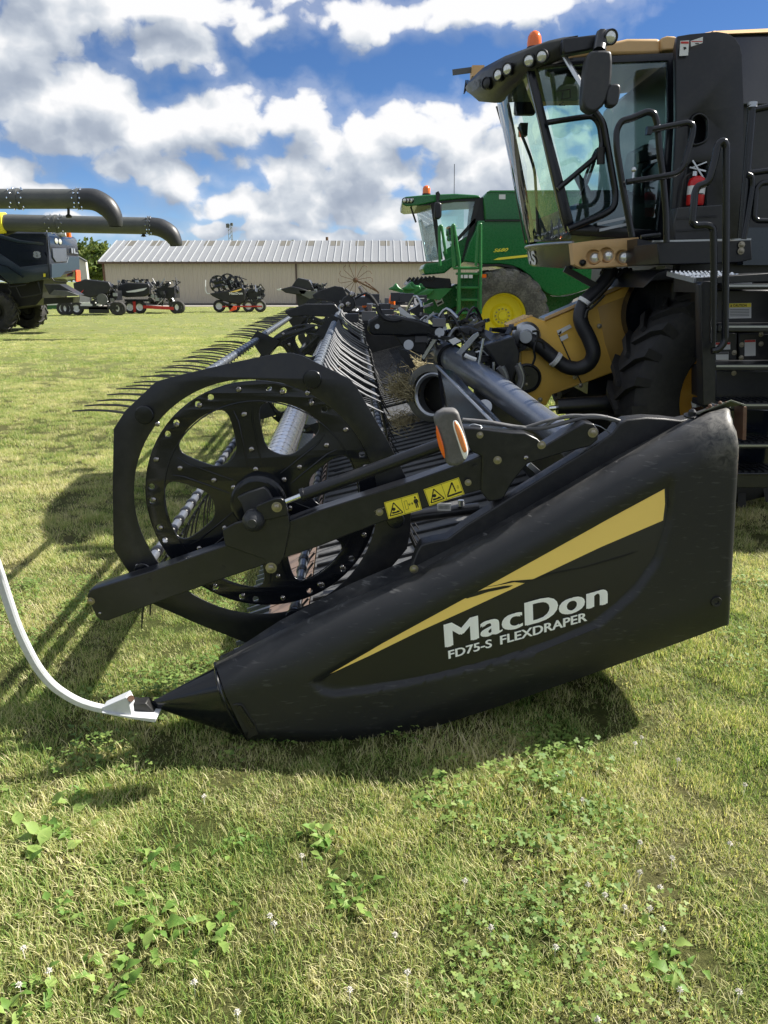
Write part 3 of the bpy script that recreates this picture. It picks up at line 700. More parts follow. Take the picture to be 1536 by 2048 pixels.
edge = at(1484, 900, YS+.03); mpn = N(nt, 'ShaderNodeVectorMath', operation='SUBTRACT'); ln.new(pos, mpn.inputs[0]); mpn.inputs[1].default_value = edge
ms = N(nt, 'ShaderNodeVectorMath', operation='MULTIPLY'); ln.new(mpn.outputs[0], ms.inputs[0]); ms.inputs[1].default_value = (45, 12, 9); ml = N(nt, 'ShaderNodeVectorMath', operation='LENGTH'); ln.new(ms.outputs[0], ml.inputs[0])
rm = mth(nt, 'MULTIPLY', mth(nt, 'MULTIPLY_ADD', ml.outputs['Value'], -1.3, 1.5, True), mth(nt, 'MULTIPLY_ADD', n2, 5, -2.1, True)); c = mixc(nt, rm, c, (.26, .13, .07))
# light scratches
ws = N(nt, 'ShaderNodeTexNoise'); ws.inputs['Scale'].default_value = 16; ws.inputs['Detail'].default_value = 8; mq = N(nt, 'ShaderNodeMapping'); mq.inputs['Scale'].default_value = (1.2, 1, 7); mq.inputs['Rotation'].default_value = (0, .5, 0); ln.new(pos, mq.inputs[0]); ln.new(mq.outputs[0], ws.inputs['Vector'])
sc_ = mth(nt, 'MULTIPLY', mth(nt, 'MULTIPLY_ADD', ws.outputs['Fac'], 14, -8.6, True), mth(nt, 'MULTIPLY_ADD', yb, .6, .22)); c = mixc(nt, sc_, c, (.13, .13, .13))
ln.new(c, b.inputs['Base Color']); ln.new(mth(nt, 'MULTIPLY_ADD', n2, .22, .34), b.inputs['Roughness'])
bp = N(nt, 'ShaderNodeBump'); bp.inputs['Strength'].default_value = .12; bp.inputs['Distance'].default_value = .002; ln.new(noise(nt, pos, 700, 2, .5), bp.inputs['Height']); ln.new(bp.outputs[0], b.inputs['Normal'])
shield = B().add(V, F).obj('end_shield', M_['shield'], hdr, smooth=48)
m, nt, ns, ln = nodes('woven_decal_film'); b = N(nt, 'ShaderNodeBsdfPrincipled'); o = N(nt, 'ShaderNodeOutputMaterial'); ln.new(b.outputs[0], o.inputs[0]); pos = N(nt, 'ShaderNodeNewGeometry').outputs['Position']
s = N(nt, 'ShaderNodeSeparateXYZ'); ln.new(pos, s.inputs[0])
u = mth(nt, 'ADD', s.outputs[0], s.outputs[2]); v = mth(nt, 'SUBTRACT', s.outputs[0], s.outputs[2])
pat = mth(nt, 'MULTIPLY', mth(nt, 'SINE', mth(nt, 'MULTIPLY', u, 820)), mth(nt, 'SINE', mth(nt, 'MULTIPLY', v, 820)))
pat = mth(nt, 'MULTIPLY_ADD', pat, 2.5, .3, True); fade = mth(nt, 'MULTIPLY_ADD', s.outputs[2], 2.2, -1.0, True)
ln.new(mixc(nt, mth(nt, 'MULTIPLY', pat, fade), (.010, .010, .011), (.055, .056, .058)), b.inputs['Base Color']); b.inputs['Roughness'].default_value = .42
YDc = YS+.0200
dec = [(646,1360),(764,1284),(962,1175),(1182,1053),(1331,972),(1334,1010),(1328,1052),(1308,1110),(1275,1160),(1232,1205),(1180,1244),(1100,1280),(1000,1313),(900,1341),(800,1360),(720,1370),(670,1369)]
yplate('decal_film', dec, YDc-.0035, .002, m, shield)
yplate('decal_stripe', [(640,1357),(700,1316),(840,1238),(951,1180),(1060,1124),(1180,1058),(1329,978),(1330,1008),(1326,1041),(1200,1095),(1065,1159),(940,1217),(840,1262),(740,1311)], YDc-.0055, .0015, M_['decalyellow'], shield)
yplate('scratch_mark', D7((275,910),(300,890),(370,865),(440,850),(520,835),(570,832),(545,845),(470,862),(420,872),(350,895),(290,912)), YDc-.0072, .0012, M_['ink'], shield)
yplate('scratch_mark', D7((370,848),(460,835),(560,805),(690,795),(800,762),(920,738),(1000,725),(1100,695),(1240,655),(1340,622),(1240,668),(1100,705),(930,745),(820,770),(700,803),(640,818),(580,812)), YDc-.0072, .0012, M_['ink'], shield)
o0 = at(890, 1296, YDc-.0065); text_fit('lettering_name', 'MacDon', o0, at(1214, 1208, YDc-.0065)-o0, at(887, 1251, YDc-.0065)-o0, (at(1214, 1208, YDc)-at(890, 1296, YDc)).length, (at(887, 1249, YDc)-at(890, 1296, YDc)).length, M_['white'], shield, off=.0, space=1.02, bold=.075)
o0 = at(897, 1318, YDc-.0065); w1 = at(1174, 1241, YDc-.0065)-o0; vv = at(893, 1298, YDc-.0065)-o0
text_fit('lettering_model', 'FD75-S', o0, w1, vv, w1.length*.315, (vv.length)*.80, M_['white'], shield, off=.01, shear=.1, bold=.035)
text_fit('lettering_model', 'FLEXDRAPER', o0+w1*.37, w1, vv, w1.length*.63, (vv.length)*.84, M_['white'], shield, off=.01, shear=.1, bold=.035)
# groove cut, drain hole, tie bolts on the shield
c = at(1432, 1203, YS); B().lathe((c.x, c.y-.006, c.z), (0, 1, 0), [(.0, .004), (.009, .004), (.010, .0), (.020, -.001), (.022, .004), (.022, .01)], 20).obj('recessed_plug', M_['plastic'], shield, smooth=30)
BOLT = B().lathe((0, 0, 0), (0, -1, 0), [(.019, 0), (.019, .003), (.013, .0035)], 14).lathe((0, 0, 0), (0, -1, 0), [(.0125, .003), (.0125, .010), (.006, .012), (.006, .016), (0, .0165)], 6).mesh('bolt', 30)
RIV = B().lathe((0, 0, 0), (0, -1, 0), [(.013, 0), (.013, .002), (.010, .006), (.005, .008), (.004, .005), (0, .005)], 10).mesh('bolt', 40)
BOLT.materials.append(M_['zinc']); RIV.materials.append(paint('rivet_steel', (.36, .34, .33), .25, metal=1))
def bolt(px, py, Y, parent, s=1.0, me=None, W=None):
    p = W if W is not None else at(px, py, Y)
    return place('bolt', me or BOLT, None, parent, Matrix.Translation(p) @ Matrix.Diagonal((s, s, s, 1)))
bolt(828, 1138, YS+.13, shield, .9)
# nose cone
rowsn = []
for i in range(9):
    s = (i/8); tip = at(292, 1409, YS+.06)
    ring = []
    for j in range(24):
        a = 2*math.pi*j/24
        cpx, cpy = 463, 1402; ex = 62; ph = math.radians(13)
        top = Vector(((438-499)/2, (1330-1481)/2)); c2 = Vector((468, 1405)); px = c2.x+top.x*math.cos(a)*1.0; py = c2.y+top.y*math.cos(a)
        P = at(px, py, YS+.115-.105*math.sin(a)); ring.append(tip.lerp(P, s**.93 if s > 0 else 0.0) if s < 1 else P)
    rowsn.append(ring)
V = []; F = []
for r_ in rowsn: V += r_
for i in range(8):
    for j in range(24): F.append((i*24+j, i*24+(j+1) % 24, (i+1)*24+(j+1) % 24, (i+1)*24+j))
F.append(tuple(8*24+j for j in range(24)))
cone = B().add(V, F).obj('nose_cone', M_['blackgl'], hdr, smooth=50)
# seam strip between cone and shield and the pocket below it
B().tube(spl([at(x, y, Y) for x, y, Y in ((430,1326,YS+.14),(432,1345,YS+.05),(438,1375,YS+.0),(452,1412,YS-.008),(474,1450,YS+.01),(496,1480,YS+.06))], 5), .006, 8).obj('seam_lip', M_['blackgl'], hdr, smooth=40)
pk = pprism('latch_pocket', D1((668,900),(690,893),(715,900),(770,985),(785,1030),(735,1050),(735,1010)), YS-.004, .02, M_['ink'], hdr, bevel=.003)
B().beam(at(478,1412,YS-.012), at(507,1455,YS-.012), .004, .012).obj('latch_bar', M_['blackgl'], pk)
# tip bracket and white divider rod
pprism('tip_bracket', D3((770,905),(800,912),(860,905),(905,955),(930,990),(860,990),(780,975)), YS+.03, .05, M_['ink'], hdr, bevel=.004)
rod = [at(x, y, YS+.02+.0*k) for k, (x, y) in enumerate(((-110,880),(-85,950),(-60,1010),(-25,1085),(-4,1140),(14,1195),(34,1253),(62,1312),(85,1348),(112,1376),(150,1400),(185,1413),(215,1419)))]
rd = spl(rod, 5); V = []; F = []
for i, p in enumerate(rd):
    d = (rd[min(i+1, len(rd)-1)]-rd[max(i-1, 0)]).normalized(); n_ = d.cross(Vector((0, 1, 0))).normalized(); hh = .0165-.003*(i/len(rd))
    for a_, b_ in ((-1, -.6), (-.6, -1), (.6, -1), (1, -.6), (1, .6), (.6, 1), (-.6, 1), (-1, .6)): V.append(p+n_*hh*a_+Vector((0, .013, 0))*b_)
for i in range(len(rd)-1):
    for j in range(8): F.append((i*8+j, i*8+(j+1) % 8, (i+1)*8+(j+1) % 8, (i+1)*8+j))
F += [tuple(range(8)), tuple(range((len(rd)-1)*8, len(rd)*8))]
B().add(V, F).obj('divider_rod', M_['rodwhite'], hdr, smooth=40)
B().prism(atl(D3((600,935),(745,868),(765,905),(782,985),(620,965)), YS), (0, .05, 0)).obj('rod_gusset', M_['rodwhite'], hdr, bevel=.003)
B().prism(atl(D3((600,958),(780,985),(923,998),(915,1021),(780,1000),(600,966)), YS-.01), (0, .07, 0)).obj('rod_foot', M_['rodwhite'], hdr, bevel=.002)
B().cyl(at(262, 1397, YS-.0), at(262, 1397, YS+.09), .012, 8).obj('bolt', M_['rust'], hdr)
# skid under the shield
pprism('skid_shoe', [(505,1478),(560,1482),(760,1488),(885,1445),(880,1462),(770,1505),(640,1500),(540,1490)], YS+.12, .25, M_['blackgl'], hdr, bevel=.008)
pprism('wear_plate', [(800,1470),(885,1448),(880,1462),(850,1474),(805,1478)], YS+.05, .06, M_['steel'], hdr, bevel=.003)
bolt(662, 1487, YS+.10, hdr, .9); B().cyl(at(566, 1478, YS+.06), at(566, 1486, YS+.16), .02, 12).obj('bolt', M_['rust'], hdr)
# inner guard flap above the shield
flap = [(1392,838),(1389,825),(1363,831),(1330,827),(1294,825),(1254,829),(1238,838),(1225,856),(1185,884),(1076,951),(934,1039),(895,1068),(862,1074),(842,1080),(834,1094),(822,1125),(812,1150),(833,1165),(980,1085),(1130,1000),(1250,930),(1376,862)]
fl = B().prism(atl([(x, y+10 if i < 16 else y) for i, (x, y) in enumerate(flap)], YS+.20), (0, .085, 0)).obj('inner_guard', M_['plastic'], hdr, bevel=.006)
# top corner bracket with bolts
br = B().prism([at(*p) for p in ((1394,829,YS+.13),(1462,803,YS+.13),(1490,812,YS+.13),(1490,812,YS+.20),(1462,803,YS+.20),(1394,829,YS+.20))], (0, 0, .006)).obj('top_bracket', paint('bracket_olive', (.07, .085, .06), .5, dust=.3), hdr, bevel=.001)
B().prism([at(1487, 814, YS+.135), at(1494, 814, YS+.135), at(1492, 880, YS+.135), at(1485, 880, YS+.135)], (0, .08, 0)).obj('bracket_leg', M_['rust'], hdr)
for x, y in ((1420,812),(1440,806),(1415,818),(1432,813),(1452,807)): B().ball(at(x, y, YS+.155), .008, 8).obj('bolt', M_['rust'], hdr, smooth=60)
B().lathe(at(1383, 833, YS+.17), (0, -.2, 1), [(.030, 0), (.030, .006), (.016, .008), (.014, .022), (.006, .03), (0, .031)], 14).obj('latch_knob', M_['black'], hdr, smooth=35)
# --- reel
YP = 3.03; YD = 3.09
RC = at(524, 995, YD)
outer = [(227,858),(250,822),(312,763),(360,750),(470,724),(560,706),(585,706),(606,712),(700,758),(712,772),(780,890),(812,955),(822,1000),(821,1061),(814,1098),(770,1150),(690,1240),(590,1284),(545,1290),(490,1285),(400,1250),(303,1207),(262,1152),(227,1098),(225,980)]
pc = at(512, 1004, YP); r_ = 0.5*((at(512, 772, YP)-at(512, 1239, YP)).length)
me = flat(xz(outer, YP), [circ((pc.x, pc.z), r_, 72)], .006, .0015)
me.transform(frame((0, YP+.003, 0), (1, 0, 0), (0, 0, 1))); fix(me); place('reel_end_plate', me, M_['black'], hdr)
bats_px = {'A': (290, 829), 'B': (625, 758), 'E': (791, 1038), 'D': (588, 1233), 'C': (287, 1141)}
BAT = {k_: at(x, y, YP) for k_, (x, y) in bats_px.items()}
for k_, p in BAT.items():
    c_ = B().lathe(p, (0, -1, 0), [(.037, -.004), (.037, .012), (.034, .016), (.012, .018), (0, .018)], 24).obj('bearing_cap', M_['blackgl'], hdr, smooth=30)
for x, y in C6((405,632),(1065,495),(320,1255),(980,1490)): bolt(x, y, YP-.002, hdr, .85, RIV)
def disc_mesh(R=.484):
    holes = []
    for k in range(6):
        ca = rad(129-60*k); w = []
        for rr, aa in ((.43, -13), (.43, 13), (.60, 19), (.80, 20.5), (.845, 12), (.85, 0), (.845, -12), (.80, -20.5), (.60, -19)):
            w.append(Vector((R*rr*math.cos(ca+rad(aa)), R*rr*math.sin(ca+rad(aa)))))
        holes.append([tuple(p) for p in chaikin(w, 2)])
    for k in range(48):
        if k % 8 in (2, 3, 5, 6): holes.append(circ((R*.945*math.cos(rad(99+7.5*k)), R*.945*math.sin(rad(99+7.5*k))), .0125, 10))
    return flat(circ((0, 0), R, 72), holes, .009, .003, 2)
DM = disc_mesh(); fix(DM, 40); DM.materials.append(M_['blackgl'])
RIBM = B()
for k in range(6):   # pressed stiffening ridges beside each spoke
    a = rad(99+60*k)
    for s in (-1, 1):
        d0 = Vector((math.cos(a), math.sin(a), 0)); n0 = Vector((-d0.y, d0.x, 0))*s*.030
        RIBM.tube([d0*.13+n0*1.0, d0*.20+n0*.95, d0*.33+n0*.95, d0*.375+n0*1.3], [.002, .004, .004, .002], 6)
RIBM.tube([Vector((.404*math.cos(rad(i*5)), .404*math.sin(rad(i*5)), 0)) for i in range(73)], .003, 6, caps=False)
RIBM = RIBM.mesh('pressed_ridge', 60); RIBM.materials.append(M_['blackgl'])
plate2 = flat([(p[0]-pc.x, p[1]-pc.z) for p in xz(outer, YP)], [circ((0, 0), r_, 40)], .006, 0); plate2.materials.append(M_['black'])
WS = [0, 3.8, 7.6, 11.3]
Mface = Matrix(((1, 0, 0, 0), (0, 0, -1, 0), (0, 1, 0, 0), (0, 0, 0, 1)))
for i, w in enumerate(WS):
    c = RC+WD*w; rot = Matrix.Rotation(0.0 if i == 0 else .35*i, 4, 'Z')
    d_ = place('reel_disc', DM, None, hdr, Matrix.Translation(c) @ Mface @ rot)
    place('pressed_ridge', RIBM, None, d_, Matrix.Translation(c+Vector((0, -.0045, 0))) @ Mface @ rot)
    for k in range(6):
        a = rad(99+60*k)+(.0 if i == 0 else .35*i)
        for fr_ in ((.255, .43, .73, .94) if i == 0 else (.73, .94)):
            bolt(0, 0, 0, d_, .95 if i == 0 else 1.2, RIV, c+Vector((math.cos(a)*fr_*.484, -.005, math.sin(a)*fr_*.484)))
        if i == 0:
            for da in (-22, 22): bolt(0, 0, 0, d_, .9, RIV, c+Vector((math.cos(a+rad(da))*.93*.484, -.005, math.sin(a+rad(da))*.93*.484)))
    if i:
        if i == 3: place('reel_end_plate', plate2, None, hdr, Matrix.Translation(pc+WD*(w+.06)) @ Mface)
        for kk, p0_ in BAT.items():
            e_ = (p0_-pc); n_ = Vector((-e_.z, 0, e_.x)).normalized(); q_ = p0_+WD*(w+.03)
            B().prism([q_-n_*.05+e_*.09, q_+n_*.05+e_*.09, q_+n_*.11-e_*.28, q_-n_*.11-e_*.28], (0, .008, 0)).obj('bat_arm', M_['black'], d_)
        B().add([], []).tube([c, c+Vector((.0, -.03, 0))], .1, 16).obj('hub', M_['black'], d_)
# central reel tube of shiny steel with wound seams
m, nt, ns, ln = nodes('spiral_seam_steel'); b = N(nt, 'ShaderNodeBsdfPrincipled'); o = N(nt, 'ShaderNodeOutputMaterial'); ln.new(b.outputs[0], o.inputs[0])
b.inputs['Base Color'].default_value = (.62, .64, .67, 1); b.inputs['Metallic'].default_value = .95; b.inputs['Roughness'].default_value = .24; M_['reeltube'] = m
rt = B().tube([RC+WD*.03, RC+WD*7.5], .075, 32).obj('reel_tube', m, hdr, smooth=40)
B().tube([RC+WD*7.7, RC+WD*11.2], .075, 24).obj('reel_tube', m, hdr, smooth=40)
sb_ = B(); 
for s0 in np.arange(.1, 4.0, .095):
    sb_.tube([RC+WD*(s0+.03*math.cos(a*6.283/16)*1.2)+Vector((.0755*math.cos(a*6.283/16), 0, .0755*math.sin(a*6.283/16))) for a in range(17)], .0014, 4, caps=False)
tag(sb_.obj('tube_seams', M_['ink'], rt), kind='stuff')
# hub in front of the near disc
hc = RC+Vector((0, -.005, 0))
B().lathe(at(520, 1003, YD-.005), (0, -1, 0), [(.118, 0), (.118, .03), (.110, .038), (.100, .040), (.100, .052), (.0, .054)], 40).obj('hub', M_['blackgl'], hdr, smooth=30)
B().prism(atl(E3((255,640),(200,560),(330,500),(520,440),(570,480),(650,620),(480,720),(300,800)), YD-.075), (0, .03, 0)).obj('hub_shaft_block', M_['plastic2'], hdr, bevel=.004)
# tines
def tine_mesh():
    b = B(); P = [(.012, .050), (.045, .028), (.09, .010), (.17, .0), (.245, -.002), (.315, .003)]
    b.tube([Vector((x, 0, z)) for x, z in P], [.0062, .0060, .0056, .0052, .0046, .003], 4)
    return b.mesh('tine', 50)
TM = tine_mesh(); TM.materials.append(M_['tine'])
TML = TM.copy(); TML.materials.clear(); TML.materials.append(paint('tine_highlight_grey', (.11, .115, .13), .6))  # lighter tine copy for one bat: its highlights put into the colour
ang = {'A': 179, 'B': -30, 'C': -100, 'D': -95, 'E': -62}
bays = [(.02, 3.74), (3.90, 7.54), (7.70, 11.25)]
for bi, (w0, w1) in enumerate(bays):
    jog = .018*(bi % 2)-.012*bi
    for kk, p0_ in BAT.items():
        out_ = (p0_-pc).normalized()*jog; a0 = p0_+out_+WD*w0; a1 = p0_+out_+WD*w1
        tt = B().tube([a0, a1], .021, 14)
        tt = tt.obj('tine_tube', M_['tinetube'] if kk in 'AB' else M_['tube'], hdr, smooth=40)
        ncol = B(); far_t = B(); w = w0+.06
        while w < w1-.04:
            c = p0_+out_+WD*w; ncol.tube([c-WD*.028, c-WD*.020, c+WD*.020, c+WD*.028], [.0235, .027, .027, .0235], 10)
            M = Matrix.Translation(c) @ Matrix.Rotation(-rad(ang[kk]+random.uniform(-2.5, 2.5)), 4, 'Y') @ Matrix.Rotation(random.uniform(-.03, .03), 4, 'Z')
            if kk in 'ABC' or w < 5.6: place('tine', TML if kk == 'B' else TM, None, tt, M)
            else:
                far_t.v += [tuple(M @ v.co) for v in TM.vertices]; b0 = len(far_t.v)-len(TM.vertices); far_t.f += [tuple(i_+b0 for i_ in p_.vertices) for p_ in TM.polygons]
            w += .152
        if far_t.v: tag(far_t.obj('far_tines', M_['tine'], tt), kind='stuff')
        tag(ncol.obj('tine_clips', M_['tinetube'] if kk in 'AB' else M_['black'], tt, smooth=40), kind='stuff')
# --- near reel arm
YA = 2.90
arm = pprism('reel_arm', [(173,1193),(180,1180),(300,1143),(444,1093),(567,1046),(640,1020),(830,960),(892,938),(968,910),(972,978),(925,990),(859,1013),(759,1046),(640,1092),(567,1117),(440,1160),(300,1210),(215,1242),(200,1240),(192,1232)], YA, .085, M_['black'], hdr, bevel=.004)
for x, y in D1((332,412),(475,327),(630,295),(303,352)):
    B().lathe(at(x, y, YA-.0005), (0, -1, 0), [(.0085, -.0), (.0085, .001), (0, .001)], 12).obj('slot_hole', M_['ink'], arm)
bolt(*D1((48, 443))[0], YA, arm, .85); bolt(*D1((88, 498))[0], YA, arm, .55, RIV)
B().prism(atl(E3((30,945),(180,865),(330,830),(560,790),(810,760),(830,900),(760,1260),(740,1290),(640,1420),(560,1380),(520,1290),(290,1210),(60,1130)), YA-.008), (0, .02, 0)).obj('bearing_bracket', M_['black'], arm, bevel=.003)
B().prism(atl(E3((430,660),(640,575),(720,570),(760,600),(800,700),(800,770),(560,830),(500,820),(430,760)), YA-.020), (0, .03, 0)).obj('cylinder_lug', M_['black'], arm, bevel=.003)
B().lathe(at(*E3((405,820))[0], YA), (0, -1, 0), [(.044, 0), (.044, .02), (.040, .034), (.026, .05), (.018, .054), (.017, .058), (0, .058)], 28).obj('dome_cap', M_['plastic2'], arm, smooth=38)
bolt(*E3((672, 672))[0], YA-.021, arm, 1.1); bolt(*E3((605, 1390))[0], YA-.009, arm, 1.2)
ca_, cb_ = at(572, 1003, YA-.02), at(888, 889, YA-.02)
ms_ = at(603, 991, YA-.02)
cyl_ = B().tube([ms_, at(607, 990, YA-.02), at(860, 897, YA-.02), at(905, 882, YA-.02)], [.026, .0245, .0245, .0245], 20).obj('lift_cylinder', M_['black'], hdr, smooth=35)
B().tube([ca_, ms_], .0115, 14).obj('rod', M_['chrome'], cyl_, smooth=40)
B().lathe(ms_+(ms_-ca_).normalized()*.0, (ms_-ca_), [(.027, 0), (.027, .015), (.0245, .016)], 18).obj('gland', M_['black'], cyl_, smooth=30)
# rear arm casting
ra = [(925,870),(925,856),(950,856),(1022,865),(1050,866),(1075,878),(1088,892),(1150,855),(1170,845),(1188,848),(1198,862),(1196,880),(1180,893),(1130,905),(1055,928),(1028,960),(1005,1000),(978,1004),(962,985),(964,912),(945,905)]
rarm = pprism('rear_arm_plate', ra, YA-.012, .09, M_['black'], hdr, bevel=.005)
for c_, s_ in (((475, 293), .7), ((603, 476), .85), ((925, 366), .85), ((388, 640), .7), ((1300, 275), 1.0)): bolt(*E4(c_)[0], YA-.013, rarm, s_)
bolt(*E4((812, 460))[0], YA-.012, rarm, .8, RIV)
B().lathe(at(*E4((440, 525))[0], YA-.0125), (0, -1, 0), [(.008, 0), (.008, .001), (0, .001)], 12).obj('slot_hole', M_['ink'], rarm)
# bright inner strut showing under the arm
B().beam(at(*E4((830,505))[0], YA+.12), at(*E4((930,590))[0], YA+.12), .02, .02).obj('inner_strut', M_['steel'], hdr)
B().prism(atl(E4((1060,420),(1165,370),(1195,362),(1190,420),(1100,460)), YA+.11), (0, .06, 0)).obj('inner_bracket', M_['steel'], hdr, bevel=.003)
# warning stickers
def sticker(c4, kind):
    q = atl(c4, YA-.0025); o0, U, Vv = q[0], q[1]-q[0], q[3]-q[0]
    P = lambda u, v, d=0: o0+U*u+Vv*v+Vector((0, -.0008-d, 0))
    def poly(name, pts, mat, par, d=0): 
        return B().prism([P(u, v, d) for u, v in pts], (0, .0008, 0)).obj(name, mat, par)
    st = B().prism([P(0, 0), P(1, 0), P(1, 1), P(0, 1)], (0, .001, 0)).obj('warning_sticker', M_['stickyel'], arm)
    def line(pts, w, closed=False):
        b = B(); pts = list(pts)+([pts[0]] if closed else [])
        for a, c in zip(pts[:-1], pts[1:]):
            A, C = P(*a, .0006), P(*c, .0006); d = (C-A).normalized(); n = Vector((-d.z, 0, d.x))*w*.5; b.prism([A-n, C-n, C+n, A+n], (0, .0006, 0))
        return b.obj('pictogram', M_['ink'], st)
    line([(.02, .04), (.98, .04), (.98, .96), (.02, .96)], .0012, True); line([(.5, .04), (.5, .96)], .0012)
    line([(.07, .14), (.45, .14), (.26, .84)], .0042, True)
    poly('pictogram', [(.15, .22), (.37, .22), (.37, .32), (.30, .34), (.27, .30), (.15, .34)], M_['ink'], st, .0006)
    poly('pictogram', [(.22+.055*math.cos(a), .47+.10*math.sin(a)) for a in np.linspace(0, 5.5, 9)], M_['ink'], st, .0006)
    if kind == 0:
        line([(.56, .25), (.64, .25), (.64, .75), (.56, .75)], .0012, True); line([(.67, .5), (.79, .5)], .002); line([(.70, .58), (.665, .5), (.70, .42)], .0018); line([(.76, .58), (.795, .5), (.76, .42)], .0018)
        poly('pictogram', [(.85, .18), (.88, .18), (.885, .42), (.895, .42), (.90, .18), (.93, .18), (.93, .5), (.955, .45), (.955, .6), (.93, .7), (.85, .7), (.825, .6), (.825, .45), (.85, .5)], M_['ink'], st, .0006)
        poly('pictogram', [(.89+.028*math.cos(a), .79+.07*math.sin(a)) for a in np.linspace(0, 5.6, 8)], M_['ink'], st, .0006)
    else:
        line([(.54, .18), (.96, .18)], .007); line([(.56, .24), (.78, .86)], .0055); line([(.78, .86), (.80, .30)], .005); line([(.89, .42), (.92, .5), (.90, .6), (.87, .5)], .001, True)
    return st
sticker([(777,1038),(844,1019),(835,984),(768,1005)], 0)
sticker([(859,1012),(929,988),(919,952),(847,979)], 1)
bolt(759, 1024, YA-.001, arm, .8); B().tube(bend([at(748,1023,YA-.012), at(757,1018,YA-.012), at(770,1014,YA-.012), at(764,1018,YA-.012), at(751,1030,YA-.012)], .004), .0009, 5).obj('split_pin', M_['zinc'], arm)
# cross tube with label below the arm
B().tube([at(795, 1040, 3.15), at(845, 1030, 3.15), at(958, 1017, 3.15)], .026, 16).obj('cross_tube', M_['black'], hdr, smooth=40)
B().cyl(at(922, 1000, 3.13), at(922, 1012, 3.13), .013, 10).obj('fitting', M_['steel'], hdr, smooth=40)
lb = yplate('paper_label', E4((160,800),(165,845),(262,848),(265,795),(185,790)), 3.118, .002, M_['label'], hdr)
for k in range(9): yplate('print_mark', E4((175+k*9, 808),(178+k*9, 808),(178+k*9, 835),(175+k*9, 835)), 3.1165, .0006, M_['ink'], lb)
# marker lamp
YM = 2.66
lamp = pprism('marker_lamp', E4((137,175),(165,140),(215,112),(300,110),(322,135),(340,190),(400,400),(390,450),(360,500),(310,522),(250,526),(225,490),(205,400),(160,260)), YM+.02, .075, paint('lamp_housing', (.10, .098, .098), .6, dust=.35, dustcol=(.26, .25, .24), bump=.1, bscale=150, nscale=9), hdr, bevel=.014)
lamp.modifiers[0].segments = 4
def lens(pts, Y, dep, mat, rim=None):
    q = atl(pts, Y); c = sum(q, Vector())/len(q); V = []; F = []; n = len(q); rings = [(1, 0), (.93, .6), (.75, .85), (.4, 1), (0.02, 1.05)]
    for s, d in rings: V += [c+(p-c)*s+Vector((0, -dep*d, 0)) for p in q]
    for i in range(len(rings)-1):
        for j in range(n): F.append((i*n+j, i*n+(j+1) % n, (i+1)*n+(j+1) % n, (i+1)*n+j))
    F.append(tuple((len(rings)-1)*n+j for j in range(n)))
    return B().add(V, F).obj('lens', mat, lamp, smooth=60)
lens([tuple(p) for p in chaikin(E4((275,190),(300,180),(330,225),(365,310),(385,380),(388,440),(365,480),(345,440),(310,330),(280,240)), 2)], YM+.018, .006, M_['white'])
lens([tuple(p) for p in chaikin(E4((282,196),(300,190),(330,235),(360,315),(378,385),(380,415),(355,425),(330,360),(300,270)), 2)], YM+.012, .012, M_['amberlens'])
q = [tuple(p) for p in chaikin(E4((155,215),(165,235),(190,300),(215,390),(222,468),(205,455),(170,370),(152,280)), 2)]
lens(q, YM+.016, .010, M_['orange'])
B().beam(at(868, 850, YS+.014), at(925, 838, YS+.014), .0, .0) if 0 else None
# hoses over the rear arm
for pts, r in ((((925,840),(950,842),(985,846),(1040,855),(1085,856),(1130,845),(1170,835),(1215,835)), .0085), (((1010,868),(1060,852),(1110,838),(1160,832),(1200,832),(1240,842)), .0065), (((1080,858),(1120,835),(1160,831),(1215,838),(1250,848)), .006)):
    B().tube(spl([at(x, y, YA+.06) for x, y in pts], 6), r, 9).obj('hose', M_['greyhose'], hdr, smooth=40)
B().tube(bend([at(928,860,YA+.03), at(945,848,YA+.03), at(962,852,YA+.03), at(965,858,YA+.03), at(1000,864,YA+.03)], .01), .0035, 6).obj('wire_guide', M_['steel'], hdr)
B().tube(bend([at(1180,848,YA+.05), at(1200,852,YA+.05), at(1222,868,YA+.05)], .02), .002, 5).obj('wire', M_['steel'], hdr)
# --- draper deck: rubber belt with slats, cutterbar, rear wall
SL = Vector((1, 0, .25)); D0 = at(612, 1268, 3.1); D0.z = max(D0.z, .12); dw = 1.30
def dk(u, w, h=0): return D0+SL*(u*dw)+WD*w+Vector((0, 0, h))
LW = 11.4; center0, center1 = 3.95, 5.4
for a_, b_ in ((0.0, center0), (center1, LW)):
    bl = B().prism([dk(0, a_), dk(1, a_), dk(1, a_, -.02), dk(0, a_, -.02)], WD*(b_-a_)).obj('draper_belt', M_['draper'], hdr)
    smesh = None; w = a_+.05
    while w < b_:
        if smesh is None:
            o0 = dk(0, 0); smesh = B().prism([dk(.01, 0, .001)-o0, dk(.99, 0, .001)-o0, dk(.99, 0, .015)-o0, dk(.01, 0, .015)-o0], WD*.020).mesh('slat'); smesh.materials.append(paint('slat_rubber', (.018, .019, .022), .5, dust=.35, dustcol=(.15, .15, .15)))
        place('slat', smesh, None, bl, Matrix.Translation(dk(0, w))); w += .15
B().prism([dk(0, center0+.02, -.03), dk(1.0, center0+.02, -.03), dk(1.0, center0+.02, -.05), dk(0, center0+.02, -.05)], WD*(center1-center0-.04)).obj('feed_deck', M_['draper'], hdr)
